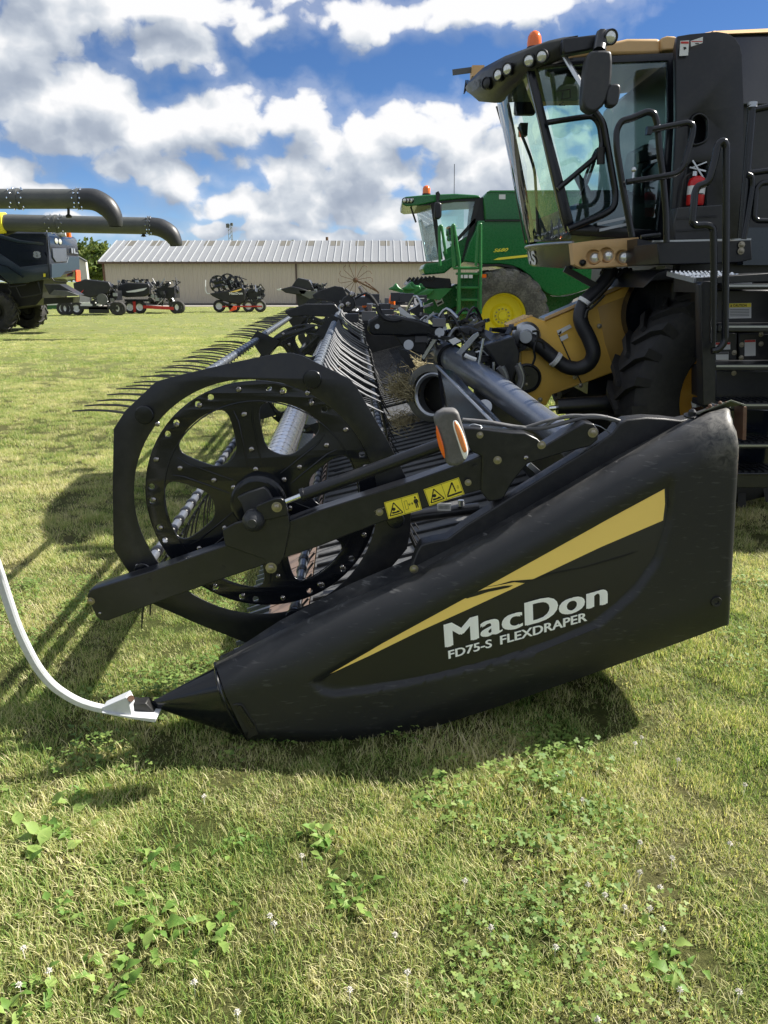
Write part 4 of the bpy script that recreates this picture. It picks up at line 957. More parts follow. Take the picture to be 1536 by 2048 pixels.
# cutterbar plates along the front edge
cbm = paint('worn_wear_plate', (.30, .21, .165), .45, metal=.35, dust=.4, dustcol=(.38, .30, .24)); w = 0.0; pm = None
while w < LW:
    if pm is None:
        o0 = dk(0, 0); pm = B().prism([dk(-.16, 0, -.02)-o0, dk(-.005, 0, .012)-o0, dk(-.005, 0, -.03)-o0, dk(-.16, 0, -.04)-o0], WD*.215).mesh('wear_plate'); pm.materials.append(cbm)
        gm_ = B().prism([dk(-.15, 0, -.02)-o0, dk(-.15, .03, -.02)-o0, dk(-.26, .018, -.035)-o0, dk(-.26, .012, -.035)-o0], (0, 0, -.02)).mesh('guard_finger'); gm_.materials.append(M_['tube'])
    wp = place('wear_plate', pm, None, hdr, Matrix.Translation(dk(0, w)))
    for q in range(3): place('guard_finger', gm_, None, wp, Matrix.Translation(dk(0, w+q*.075)))
    w += .225
# rear frame of the deck
for a_, b_ in ((0.05, center0), (center1, LW)):
    B().prism([dk(1.0, a_, -.03), dk(1.02, a_, .34), dk(1.06, a_, .34), dk(1.06, a_, -.06)], WD*(b_-a_)).obj('rear_wall', M_['black'], hdr, bevel=.004)
B().prism([dk(1.03, 0, -.32), dk(1.14, 0, -.32), dk(1.14, 0, -.1), dk(1.03, 0, -.1)], WD*LW).obj('rear_beam', M_['black'], hdr)
for w in (.4, 1.6, 2.9, 6.0, 8.2, 10.6): B().beam(dk(.05, w, -.03), dk(1.08, w, -.22), .05, .08).obj('deck_support', M_['black'], hdr)
# dark panel below the pipe (feed side deflector) with its bright edge
B().prism([at(*p) for p in ((874,735,6.0),(900,742,6.0),(1010,860,4.0),(985,905,4.0),(905,880,4.8),(885,820,5.6))], (.02, .02, 0)).obj('side_deflector', M_['blackgl'], hdr)
B().tube([at(873, 732, 5.95), at(985, 845, 4.05)], .010, 6).obj('deflector_edge', M_['steel'], hdr)
# big back pipe
pipe = B().tube([at(1135, 880, 3.75), at(1085, 843, 4.2), at(990, 775, 5.4), at(925, 732, 6.6), at(905, 718, 7.0)], [.070, .074, .095, .11, .11], 32).obj('back_pipe', M_['tube'], hdr, smooth=40)
B().tube([at(904, 716, 7.02), at(885, 700, 7.4), at(868, 688, 7.9)], .098, 24).obj('back_pipe', M_['tube'], hdr, smooth=40)
B().tube([at(902, 717, 7.0), at(896, 712, 7.12)], .128, 24).obj('pipe_collar', M_['black'], hdr, smooth=40)
for a_, b_ in (((842,668,7.4),(860,690,7.4)), ((860,690,7.4),(880,687,7.2)), ((880,687,7.2),(900,700,7.0)), ((900,700,7.0),(930,714,6.6))): B().tube([at(*a_), at(*b_)], .014, 6).obj('pipe_clip', M_['steel'], hdr)
# feed drum ring
fc = at(860, 786, 7.0)
B().lathe(fc, (-.75, -1, .1), [(.26, -.25), (.26, .0), (.24, .01), (.19, .01), (.19, -.24)], 40, caps=False).obj('feed_drum', paint('drum_grey', (.11, .115, .105), .5, dust=.5), hdr, smooth=30)
B().lathe(at(866, 790, 6.85), (-.75, -1, .1), [(.19, 0), (.198, .006), (.185, .012), (.165, .0), (.165, -.1)], 36, caps=False).obj('drum_ring', M_['steel'], hdr, smooth=30)
B().prism(atl(E2((420,590),(480,600),(560,740),(520,760),(430,640)), 6.4), (0, .03, 0)).obj('gusset', M_['black'], hdr)
B().lathe(at(860, 786, 7.0), (-.75, -1, .1), [(.188, -.10), (.188, -.2), (0, -.2)], 30, caps=False).obj('drum_shade_cap', M_['ink'], hdr)  # black cap in the drum: the interior's shade put in as colour
# centre reel arm and hinge plates
carm = pprism('centre_reel_arm', E2((150,350),(240,300),(380,300),(600,345),(700,385),(780,400),(850,440),(820,500),(640,475),(420,480),(190,475),(150,440)), 6.9, .14, M_['blackgl'], hdr, bevel=.02)
B().prism(atl(E2((380,480),(640,470),(660,560),(640,640),(560,620),(460,580)), 6.95), (0, .1, 0)).obj('arm_foot', M_['black'], carm, bevel=.01)
for x, y, s in ((765,448,3.2),(500,553,3.4),(232,396,1.6),(810,412,1.4)): B().cyl(at(*E2((x, y))[0], 6.9), at(*E2((x, y))[0], 6.86), .013*s, 14).obj('pin_cap', M_['steel'], carm)
B().tube(bend([at(*E2((x, y))[0], 6.86) for x, y in ((235,220),(250,280),(300,330),(380,345),(440,330))], .05), .022, 8).obj('hose', M_['hose'], carm, smooth=40)
pprism('hinge_plate', C2((935,560),(955,520),(1000,490),(1030,530),(1040,570),(1010,610),(960,620)), 7.6, .08, M_['black'], hdr, bevel=.01)
for x, y in C2((950,575),(990,563),(1020,500)): bolt(x, y, 7.59, hdr, 2.2, RIV)
for q, Y in ((C2((750,500),(800,470),(900,440),(960,450),(990,520),(940,560),(840,540),(760,530)), 11.2), (C2((560,610),(700,560),(900,560),(930,600),(900,650),(700,640),(600,650)), 8.3)):
    pprism('reel_cover_plate', q, Y, .05, M_['black'], hdr, bevel=.01)
# far end of header
fe = [(1.0, .55), (.2, .75), (-.35, .35), (-.9, .12), (-.2, -.05), (1.1, .1)]
B().prism([D0+WD*LW+Vector((x+.2, .1, z+.0)) for x, z in fe], WD*.35).obj('far_end_shield', M_['plastic'], hdr, bevel=.03)
# --- machinery behind: adapter boxes, valves, struts
pprism('adapter_box', E2((1130,560),(1360,490),(1400,480),(1430,560),(1450,620),(1440,720),(1400,820),(1380,900),(1300,830),(1240,700),(1190,620)), 6.0, .35, M_['black'], hdr, bevel=.01)
B().prism([at(*p) for p in (E2((1110,430))[0]+(6.5,), E2((1140,415))[0]+(6.5,), E2((1370,510))[0]+(6.0,), E2((1240,560))[0]+(6.0,))], (0, .01, -.03)).obj('adapter_lid', M_['plastic2'], hdr)
pprism('valve_block', E2((940,405),(1010,400),(1110,430),(1140,470),(1090,500),(1000,470),(950,440)), 6.6, .2, M_['plastic2'], hdr, bevel=.01)
pprism('valve_block', E2((700,310),(740,285),(830,310),(820,345),(760,340),(720,340)), 7.5, .2, M_['plastic2'], hdr, bevel=.01)
pprism('tag_plate', E2((840,515),(900,490),(950,520),(880,555)), 6.2, .01, M_['label'], hdr)
pprism('strut', E2((905,625),(1050,470),(1095,445),(1100,470),(950,640)), 6.15, .03, M_['steel'], hdr)
pprism('strut', E2((620,355),(715,270),(720,285),(640,360)), 7.0, .02, M_['steel'], hdr)
B().tube([at(*E2((1140,500))[0], 5.95), at(*E2((1100,715))[0], 5.95)], .010, 6).obj('strut', M_['steel'], hdr)
B().tube([at(*E2((1225,700))[0], 5.9), at(*E2((1225,800))[0], 5.9)], .010, 6).obj('strut', M_['steel'], hdr)
for pts, r, mt_ in ((((1265,745),(1300,790),(1320,850),(1350,850)), .022, 'greyhose'), (((1300,740),(1330,800),(1340,850)), .018, 'steel'), (((1425,730),(1450,790),(1460,850),(1430,930),(1400,920)), .022, 'greyhose'), (((1440,710),(1470,800),(1470,880),(1440,940)), .018, 'steel'),
                    (((980,640),(1020,660),(1075,680)), .016, 'label'), (((880,880),(960,960),(1060,1070),(1140,1130)), .02, 'black'), (((1490,980),(1520,1000),(1550,1030)), .010, 'greyhose')):
    B().tube(spl([at(*E2(p)[0], 5.8) for p in pts], 5), r, 7).obj('hose' if 'hose' in mt_ else 'pipe_run', M_[mt_], hdr, smooth=40)
B().lathe(at(*E2((1150,1090))[0], 5.0), (-.3, -1, .5), [(.05, 0), (.05, .02), (.02, .025), (0, .025)], 20).obj('sprocket', M_['steel'], hdr, smooth=30)
# jumble of rods, clamps and hoses over the far half of the header (uncountable at this size)
R = random.Random(21); jb = {'black': B(), 'steel': B(), 'greyhose': B(), 'plastic2': B()}
def jun(poly, Y0, Y1, n, s):
    xs_ = [p[0] for p in poly]; ys_ = [p[1] for p in poly]
    for _ in range(n):
        x = R.uniform(min(xs_), max(xs_)); y = R.uniform(min(ys_), max(ys_)); p = at(x, y, R.uniform(Y0, Y1)); kq = R.choice(['black', 'black', 'black', 'steel', 'greyhose', 'plastic2'])
        d = Vector((R.uniform(-1, 1), R.uniform(-1, 1), R.uniform(-.5, .5))).normalized(); q_ = R.random()
        if q_ < .45: jb[kq].beam(p-d*s, p+d*s, .035, .03)
        elif q_ < .7: jb[kq].obox(p, (s*.5, 0, 0), (0, s*.4, 0), (0, .1*s, s*.3))
        elif q_ < .85: jb['steel'].beam(p-d*s*.8, p+d*s*.8, .014, .012)
        else: jb[kq].tube(spl([p-d*s, p+Vector((0, 0, .08)), p+d*s*.7, p+d*s+Vector((0, 0, -.08))], 3), .013, 5)
jun(E2((560,560),(900,700)), 7.2, 8.4, 34, .10) if 0 else None
jun([(700,592),(845,640)], 7.6, 11, 70, .14); jun([(840,632),(960,700)], 6.8, 7.6, 60, .11); jun([(935,655),(1040,740)], 6.3, 6.8, 36, .10); jun([(960,700),(1020,770)], 6.2, 6.5, 26, .08)
for k_, b_ in jb.items():
    if b_.v: tag(b_.obj('machinery_clutter', M_[k_], hdr), kind='stuff')
B().prism(atl(E2((560,230),(620,180),(635,330),(600,330),(500,260)), 7.9), (0, .2, 0)).obj('valve_block', M_['black'], hdr)
for x, y, Y in ((728, 601, 8.6), (784, 603, 8.4)): B().ball(at(x, y, Y), .06, 10, (.6, .6, 1.4)).obj('marker_reflector', M_['orange'], hdr, smooth=60)
B().prism(atl(E2((410,240),(430,230),(580,345),(560,350),(430,290)), 7.7), (0, .05, 0)).obj('strut', M_['label'], hdr)
# straw on the deck (top-level: it lies on the belt)
m, nt, ns, ln = nodes('straw'); b = N(nt, 'ShaderNodeBsdfPrincipled'); o = N(nt, 'ShaderNodeOutputMaterial'); ln.new(b.outputs[0], o.inputs[0]); pos = N(nt, 'ShaderNodeNewGeometry').outputs['Position']
ln.new(ramp(nt, noise(nt, pos, 40, 3, .6), [(.3, (.13, .11, .05)), (.5, (.30, .25, .12)), (.7, (.46, .38, .20))]), b.inputs['Base Color']); b.inputs['Roughness'].default_value = .7
def straw(cx, cy, Y, sx, sy, sz, n, lab):
    R = random.Random(int(cx)); b = B(); c = at(cx, cy, Y)
    for _ in range(n):
        p = c+Vector((R.gauss(0, sx), R.gauss(0, sy), abs(R.gauss(0, sz)))); d = Vector((R.uniform(-1, 1), R.uniform(-1, 1), R.uniform(-.7, .7))).normalized()*R.uniform(.04, .13); s = d.orthogonal().normalized()*.0032
        b.add([p-d-s, p-d+s, p+d+s*.5, p+d-s*.5], [(0, 1, 2, 3)])
    o_ = place('straw_pile', b.mesh('straw', None, False), m); tag(o_, lab, 'straw', None, 'stuff'); return o_
def deck_hit(px, py):
    for Y in np.arange(3.2, 12, .02):
        p = at(px, py, Y)
        if p.z <= D0.z+.25*(p.x-D0.x)+.02: return Y
    return 8
straw(812, 852, deck_hit(812, 852), .10, .22, .05, 420, 'larger pile of dry straw on the belt nearest the feed drum')
straw(806, 792, 7.25, .07, .16, .10, 420, 'straw heap standing against the grey feed drum')
straw(838, 735, 8.2, .05, .12, .05, 90, 'thin wisp of straw far back on the belt')
# ================================================================== shared builders
def wheel(parent, c, R, W, rimR, rubber, rimmat, lugs=20, out=-1, bolts=10, angle0=0.0, dish=.10):
    """tractor wheel with its axle along Y; out=-1: the face towards the camera"""
    c = Vector(c); w = thing('wheel_root', None, None, c) if False else None
    h = W/2; r = R-.045
    b = B().lathe(c, (0, 1, 0), [(rimR, -h*.80), (rimR+.02, -h*.92), (lerp(rimR, r, .45), -h*1.02), (lerp(rimR, r, .8), -h*.98), (r-.015, -h*.86), (r, -h*.6), (r+.01, 0), (r, h*.6), (r-.015, h*.86), (lerp(rimR, r, .8), h*.98), (lerp(rimR, r, .45), h*1.02), (rimR+.02, h*.92), (rimR, h*.80)], 56, caps=False)
    for i in range(lugs):
        for s in (-1, 1):
            a = 2*math.pi*(i+(.5 if s > 0 else 0))/lugs+angle0; da = 2*math.pi/lugs
            def pt(aa, rr, y): return c+Vector((math.cos(aa)*rr, y, math.sin(aa)*rr))
            V = []
            for (aa, y, w_) in ((a, s*h*1.0, .30), (a+da*.22, s*h*.72, .24), (a+da*.78, -s*h*.02, .18)):
                for rr in (r-.03 if y != s*h*1.0 else r-.10, R-.0 if y != s*h*1.0 else R-.03): V += [pt(aa-da*w_*.5, rr, y), pt(aa+da*w_*.5, rr, y)]
            F = []
            for q in (0, 4): F += [(q, q+4, q+6, q+2), (q+1, q+3, q+7, q+5), (q+2, q+6, q+7, q+3), (q, q+1, q+5, q+4)]
            F += [(0, 2, 3, 1), (8, 9, 11, 10)]
            b.add(V, F)
    ty = b.obj('tyre', rubber, parent, smooth=32)
    y0 = out*h*.82
    rm = B().lathe(c, (0, 1, 0), [(rimR+.018, y0), (rimR+.022, y0*.94), (rimR-.01, y0*.9), (rimR-.03, y0*.7), (rimR*.93, y0*.15+.0), (rimR*.55, y0*.10), (rimR*.42, y0*.32), (rimR*.20, y0*.34), (rimR*.18, y0*.5), (0.0, y0*.52)], 48, caps=False).obj('rim', rimmat, parent, smooth=32)
    nb = B()
    for k in range(bolts):
        a = 2*math.pi*k/bolts; p = c+Vector((math.cos(a)*rimR*.31, y0*.33, math.sin(a)*rimR*.31)); nb.tube([p, p+Vector((0, out*.03, 0))], rimR*.035, 6)
    if bolts: nb.obj('wheel_bolts', M_['zinc'], rm)
    return ty
def rail(parent, pts, Y, r, mat, name='handrail', corner=.06):
    P = [at(p[0], p[1], p[2] if len(p) > 2 else Y) for p in pts]
    return B().tube(bend(P, corner), r, 10).obj(name, mat, parent, smooth=45)
def quadglass(name, pts, parent, mat, th=(0, .006, 0)):
    return B().prism([at(*p) for p in pts], th).obj(name, mat, parent)
def disc_lamp(parent, p, ax, r, name='headlight', mat='lamp', ring='black', h=.02):
    p = Vector(p); ax = Vector(ax).normalized()
    h_ = B().lathe(p, ax, [(r*1.18, -.03), (r*1.18, h), (r*1.0, h*1.1), (r*.98, h*.6)], 20).obj(name, M_[ring], parent, smooth=35)
    B().lathe(p, ax, [(r*1.0, h*.55), (r*.8, h*.9), (r*.4, h*1.1), (0, h*1.15)], 20).obj('lens', M_[mat], h_, smooth=50)
# ================================================================== ochre and black combine on the right
cx = at(1493, 789, 5.70); R0 = (at(1258, 789, 5.7)-cx).length; cx.z = R0-.01
cat = thing('combine_harvester', 'ochre and black combine with open ladder and big front tyre, right behind the black header', 'combine', (cx.x, 7.2, 0), 'combine harvesters')
wheel(cat, (cx.x, 6.05, cx.z), R0, .68, R0*.53, paint('black_tyre', (.014, .014, .015), .7, dust=.3, dustcol=(.09, .085, .075)), M_['catyellow'], 24, -1, 10, .1)
wheel(cat, (cx.x, 8.6, cx.z), R0, .68, R0*.53, M_['rubber'], M_['catyellow'], 18, 1, 0)
wheel(cat, (cx.x+4.2, 6.4, .62), .62, .45, .34, M_['rubber'], M_['catyellow'], 16, -1, 8)
wheel(cat, (cx.x+4.2, 8.3, .62), .62, .45, .34, M_['rubber'], M_['catyellow'], 16, 1, 0)
yplate('sticker', E1((955,88),(1045,88),(1045,132),(962,132)), 5.70, .003, M_['label'], cat)
# feeder house
fh = C5((55,605),(180,550),(255,582),(800,348),(830,420),(820,800),(760,835),(600,892),(300,1000),(265,1065),(225,1055),(150,1000),(120,850),(118,760))
feeder = pprism('feeder_house', fh, 6.62, .35, M_['catyellow'], cat, bevel=.008)
B().prism([at(*p) for p in (C5((255,578))[0]+(6.60,), C5((800,343))[0]+(6.60,), C5((800,343))[0]+(6.66,), C5((255,578))[0]+(6.66,))], (0, 0, .03)).obj('top_edge', M_['tan'], feeder, bevel=.004)
ft = [at(*p) for p in (C5((258,579))[0]+(6.66,), C5((790,350))[0]+(6.66,))]
B().prism([ft[0], ft[1], ft[1]+Vector((0, .28, 0)), ft[0]+Vector((0, .28, 0))], (0, 0, .02)).obj('top_sheet', M_['steel'], feeder)
yplate('side_cover', C5((60,612),(178,560),(250,590),(335,660),(400,800),(465,920),(310,985),(262,1050),(228,1050),(150,990),(125,850),(122,760)), 6.615, .008, M_['catyellow'], feeder, bev=.002)
yplate('seam', C5((330,650),(336,648),(405,800),(470,935),(464,937),(398,803)), 6.608, .004, M_['ink'], feeder)
yplate('side_patch', C5((560,500),(740,430),(745,640),(800,745),(770,835),(655,868),(600,700)), 6.616, .005, paint('ochre_new_panel', (.50, .30, .07), .42), feeder, bev=.001)
for q in (((325,635),(400,598),(412,615),(335,660)), ((342,672),(385,652),(392,675),(352,695))):
    lb = yplate('warning_label', C5(*q), 6.605, .002, M_['label'], feeder)
yplate('pictogram', C5((333,650),(352,632),(352,648),(340,656)), 6.603, .001, M_['ink'], feeder)
for k in range(8):
    p = C5((lerp(60, 180, k/7), lerp(606, 552, k/7)))[0]; B().box(at(p[0]-2.2, p[1]-2.5, 6.62), at(p[0]+2.2, p[1]+.5, 6.62)+Vector((0, .05, 0))).obj('rib', M_['tan'], feeder)
for x, y in C5((430,900),(462,948),(515,622),(570,608),(150,940),(230,1030)): bolt(x, y, 6.607, feeder, 1.1)
B().lathe(at(*C5((150,905))[0], 6.62), (0, -1, 0), [(.125, 0), (.125, .03), (.11, .035), (.10, .02), (.03, .02), (.028, .05), (0, .05)], 30).obj('shaft_cover', M_['black'], feeder, smooth=30)
B().lathe(at(*C5((150,665))[0], 6.6), (-.2, -1, 0), [(.11, 0), (.12, .03), (.10, .06), (.06, .07), (.05, .12), (0, .12)], 20).obj('hose_coupler', M_['steel'], feeder, smooth=35)
hz_ = [C5(p)[0] for p in ((640,275),(610,340),(560,400),(490,470),(462,540),(470,600),(510,680),(535,760),(510,820),(450,850),(380,840),(320,800),(250,740),(180,690),(120,665))]
B().tube(spl([at(x, y, 6.42+.02*abs(i-7)) for i, (x, y) in enumerate(hz_)], 5), .060, 14).obj('cable_hose', M_['hose'], cat, smooth=50)
for i in (3, 11):
    x, y = hz_[i]; d = (at(*hz_[i+1], 6.45)-at(*hz_[i-1], 6.45)).normalized(); c = at(x, y, 6.46); B().tube([c-d*.015, c+d*.015], .066, 14).obj('hose_clamp', M_['label'], cat, smooth=40)
for pts in (((185,640),(215,640),(210,690),(195,740),(200,790),(180,840)), ((200,690),(240,700),(255,740)), ((600,430),(530,500),(500,520),(490,560)), ((660,330),(600,400),(500,500))):
    B().tube(spl([at(*C5(p)[0], 6.35) for p in pts], 4), .010, 6).obj('wire', M_['ink'], cat)
B().tube([at(*C5((280,1080))[0], 6.3), at(*C5((330,1075))[0], 6.3)], .022, 12).obj('cylinder_rod', M_['chrome'], cat, smooth=40)
B().tube([at(*C5((325,1068))[0], 6.3), at(*C5((760,1040))[0], 6.3)], .065, 16).obj('lift_cylinder', M_['black'], cat, smooth=40)
# axle, belly and dark body
B().box((cx.x-.9, 6.75, .75), (cx.x+1.2, 8.1, 1.15)).obj('axle_housing', M_['black'], cat)
gear = B().lathe(at(*C5((983,527))[0], 6.46), (0, 1, 0), [(.02, .0), (.12, .0), (.14, .03), (.33, .03), (.37, .0), (.375, .12)], 48).obj('final_drive_disc', M_['blackgl'], cat, smooth=35)
yplate('sticker', C5((832,365),(875,362),(876,388),(834,390)), 6.50, .002, M_['label'], cat)
pprism('fender', C5((900,300),(960,280),(1160,320),(1240,330),(1240,560),(1160,400),(1100,350),(1000,340),(870,350),(820,390)), 5.72, .95, M_['black'], cat, bevel=.006)
xb = at(1484, 300, 6.0).x
body = B().box((xb-.35, 6.12, 1.25), (xb+6.2, 8.6, 3.35)).obj('body_shell', M_['black'], cat, bevel=.04)
B().prism([(xb+5.9, 6.2, 1.2), (xb+6.9, 6.2, 2.0), (xb+6.9, 6.2, 2.8), (xb+6.1, 6.2, 3.3)], (0, 2.3, 0)).obj('straw_hood', M_['navy'], cat, bevel=.03)
B().box((at(1290,560,6.3).x, 6.7, 1.0), (xb+5.8, 8.1, 1.6)).obj('chassis', M_['ink'], cat)
tank = B().prism([at(*p) for p in ((1436, 60, 6.1), (1640, 56, 6.1), (1640, 210, 5.95), (1484, 210, 5.95), (1480, 110, 6.0))], (0, .5, 0)).obj('grain_tank_side', M_['navy'], cat, bevel=.01)
B().prism([at(1425, 62, 6.1), at(1640, 52, 6.1), at(1640, 60, 6.05), at(1432, 68, 6.05)], (0, .2, 0)).obj('tank_rim', M_['tan'], cat)
B().prism([at(1488, 205, 6.0), at(1640, 205, 6.0), at(1640, 500, 6.0), at(1486, 500, 6.0)], (0, .1, 0)).obj('side_door', M_['plastic2'], cat)
B().prism([at(1490, 455, 5.95), at(1640, 455, 5.95), at(1640, 530, 5.95), at(1486, 530, 5.95)], (0, .1, 0)).obj('lower_door', M_['slate'], cat)
# tall black side panel with oval opening and extinguisher niche
oval = [tuple(p) for p in chaikin(C4((1160,500),(1180,480),(1205,470),(1235,485),(1250,510),(1248,590),(1235,615),(1190,632),(1170,632),(1158,600)), 2)]
niche = C4((1135,770),(1150,725),(1165,712),(1235,714),(1245,725),(1240,930),(1135,930))
pan = [(1352,92),(1356,72),(1380,68),(1434,63),(1455,66),(1471,76),(1481,92),(1484,115),(1488,210),(1488,300),(1484,477),(1339,477),(1345,400),(1353,237)]
side = yplate('side_panel', pan, 5.95, .06, M_['black'], cat, [oval, niche], .006)
me = flat(xz(oval, 5.94), [[(x, z) for x, z in xz([(1397+(p[0]-1397)*.86, 258+(p[1]-258)*.88) for p in oval], 5.94)]], .02, .004)
me.transform(frame((0, 5.94, 0), (1, 0, 0), (0, 0, 1))); place('opening_rim', fix(me), M_['black'], side)
B().box(at(1345, 470, 6.35), at(1480, 90, 6.40)).obj('panel_back', M_['ink'], cat)
for q, kk in ((((1113,125),(1155,122),(1150,195),(1108,198)), 0), (((1163,125),(1222,105),(1220,135),(1165,152)), 1)):
    lb = yplate('warning_label', C4(*q), 5.915, .003, M_['label'], side)
    yplate('print_mark', C4(*[(lerp(q[0][0], q[1][0], u), lerp(q[0][1], q[3][1], v)) for u, v in ((.05,.04),(.95,.04),(.95,.18),(.05,.18))]), 5.913, .001, M_['trailerred'], lb)
    yplate('print_mark', C4(*[(lerp(q[0][0], q[1][0], u), lerp(q[0][1], q[3][1], v)) for u, v in ((.35,.4),(.65,.4),(.7,.52),(.4,.6))]), 5.913, .001, M_['ink'], lb)
tb = pprism('tool_box', C4((1100,930),(1318,915),(1320,1086),(1085,1088),(1080,1010)), 5.78, .14, M_['plastic2'], cat, bevel=.008)
for k in (970, 1030): B().beam(at(*C4((1095, k+12))[0], 5.775), at(*C4((1290, k))[0], 5.775), .006, .012).obj('rib', M_['black'], tb)
# fire extinguisher (hangs in the niche: its own thing)
ec = at(1389, 411, 5.90); et = at(1389, 352, 5.90); h = et.z-ec.z
ext = thing('fire_extinguisher', 'red fire extinguisher with white label in a niche of the black combine panel', 'extinguisher', ec)
B().lathe(ec, (0, 0, 1), [(.0, 0), (.055, 0), (.060, .012), (.060, h*.78), (.052, h*.90), (.03, h*.98), (.018, h), (0, h)], 28, up=(0, 1, 0)).obj('cylinder', M_['red'], ext, smooth=40)
B().lathe(ec+Vector((0, 0, h*.36)), (0, 0, 1), [(.0605, 0), (.0605, h*.30)], 28, up=(0, 1, 0)).obj('label_band', M_['label'], ext, smooth=40)
B().box(ec+Vector((-.03, -.062, h*.36)), ec+Vector((.03, -.0605, h*.39))).obj('print_mark', M_['ink'], ext)
B().tube([et, et+Vector((0, 0, .03))], .018, 12).beam(et+Vector((-.045, -.01, .055)), et+Vector((.07, -.01, .03)), .015, .010).beam(et+Vector((-.03, -.01, .10)), et+Vector((.075, -.02, -.04)), .015, .010).beam(et+Vector((-.035, -.01, .05)), et+Vector((.07, -.01, .09)), .013, .008).obj('valve_handle', M_['silver'], ext, smooth=30)
B().tube(spl([et+Vector((-.02, 0, .02)), et+Vector((-.07, 0, -.02)), et+Vector((-.08, 0, -.15)), et+Vector((-.08, 0, -.22))], 5), .008, 8).obj('discharge_hose', M_['ink'], ext)
# cab
YC = 6.4; YF = 8.2
roof = pprism('cab_roof', C4((560,215),(600,178),(790,128),(860,112),(1000,112),(1022,118),(1020,186),(800,190),(700,190)), YC+.01, 1.75, M_['tan'], cat, bevel=.03)
pprism('roof_step', C4((1018,112),(1050,100),(1085,102),(1100,110),(1180,95),(1290,72),(1290,100),(1110,125),(1095,165),(1022,170)), YC-.02, 1.7, M_['tan'], cat, bevel=.01)
T = [(1128,77,6.3),(1098,81,6.32),(1066,92,6.4),(1010,112,6.7),(965,136,7.2),(940,160,7.8),(938,172,8.3)]; Bo = [(1128,113,6.3),(1085,130,6.32),(1055,144,6.4),(1022,173,6.7),(990,206,7.2),(958,203,7.8),(946,190,8.3)]
V = []; F = []
for i_, (a_, c_) in enumerate(zip(T, Bo)):
    ex = .10 if i_ < 3 else .7
    t_, b_ = at(*a_), at(*c_); m1 = t_.lerp(b_, .22)+Vector((-.045, -.02, 0)); m2 = t_.lerp(b_, .7)+Vector((-.05, -.02, 0))
    V += [t_+Vector((ex, .0, .02)), t_, m1, m2, b_, b_+Vector((ex*.3, .06, .02)), b_+Vector((ex, .06, .03))]
for i in range(len(T)-1):
    for j in range(6): F.append((i*7+j, i*7+j+1, (i+1)*7+j+1, (i+1)*7+j))
    F.append((i*7+6, i*7, (i+1)*7, (i+1)*7+6))
F += [tuple(range(7)), tuple(range((len(T)-1)*7, len(T)*7))]
visor = B().add(V, F).obj('roof_visor', M_['visor'], cat, smooth=50)
for x, y, Y, ax in ((445,200,6.27,(-.5,-1,-.25)),(383,220,6.33,(-.6,-1,-.2)),(280,262,6.55,(-.9,-1,-.1)),(235,290,6.7,(-1,-.9,-.1)),(180,330,7.0,(-1,-.8,0))):
    disc_lamp(visor, at(*C4((x, y))[0], Y), ax, .040, 'work_light', 'lamp' if x != 180 else 'plastic2')
q = at(*C4((105, 372))[0], 7.55); text_fit('lettering', 'LEXION', q, at(*C4((142, 350))[0], 7.2)-q, (0, 0, 1), .33, .075, M_['grey'], visor, off=.03)
bc = at(1068, 97, 6.85)
B().lathe(bc, (0, 0, 1), [(.06, -.06), (.06, 0), (.055, .01)], 20, up=(0, 1, 0)).obj('beacon_base', M_['black'], cat, smooth=30)
B().lathe(bc, (0, 0, 1), [(.055, .005), (.057, .04), (.052, .08), (.036, .11), (.015, .122), (0, .124)], 20, up=(0, 1, 0)).obj('beacon', M_['orange'], cat, smooth=50)
ps = [at(*C4(p)[0], YC) for p in ((370,282),(405,282),(620,1035),(575,1045))]
def post(name, a, b, w=.05, d=.06, Y0=YC, Y1=None):
    return B().beam(at(*C4(a)[0], Y0), at(*C4(b)[0], Y1 or Y0), w, d, (1, 0, 0)).obj(name, M_['blackgl'], cat, bevel=.006)
yplate('door_post', C4((372,270),(410,268),(470,510),(550,810),(600,1010),(560,1050),(540,980),(480,720),(430,500)), YC-.01, .07, M_['blackgl'], cat, bev=.006)
yplate('cab_side_frame', C4((400,235),(600,205),(1090,180),(1098,300),(1095,500),(1060,1040),(1045,1095),(580,1060),(560,1030),(600,1005),(640,1010),(1000,1040),(1035,700),(1052,500),(1050,222),(800,232),(610,240),(430,262)), YC, .06, M_['blackgl'], cat, bev=.005)
quadglass('side_window', [C4(p)[0]+(YC+.02,) for p in ((425,258),(800,228),(1052,220),(1052,500),(1030,700),(1000,1045),(600,1012))], cat, M_['gglass'])
WSH = [(1144, 478, YC), (1062, 146, YC), (1003, 196, YF), (1059, 490, YF)]
Pw = [at(*p) for p in WSH]; gx = []
nU = 10
V = [];F = []
for i in range(nU+1):
    t = i/nU; bow = -.16*math.sin(math.pi*t)
    a_ = Pw[0].lerp(Pw[3], t)+Vector((bow, 0, 0)); c_ = Pw[1].lerp(Pw[2], t)+Vector((bow, 0, 0)); V += [a_, c_]
for i in range(nU): F.append((2*i, 2*i+1, 2*i+3, 2*i+2))
B().add(V, F).obj('windshield', M_['gglass'], cat, smooth=60)
quadglass('far_window', [C4(p)[0]+(YF,) for p in ((330,420),(760,420),(830,560),(810,880),(450,880))], cat, M_['gglass'])
B().tube([at(995, 212, 7.9), at(1012, 270, 7.9), at(1053, 487, 7.9)], .018, 8).obj('wiper_strut', M_['ink'], cat)
B().beam(at(1010, 205, YF), at(1066, 488, YF), .07, .07).obj('far_post', M_['ink'], cat)
B().tube(spl([at(*C4(p)[0], 6.9) for p in ((330,540),(400,720),(415,850),(425,1060))], 4), .012, 6).obj('wiper_arm', M_['ink'], cat)
B().box(at(1150, 463, YC+.08), at(1335, 440, YF)).obj('cab_floor', M_['ink'], cat)
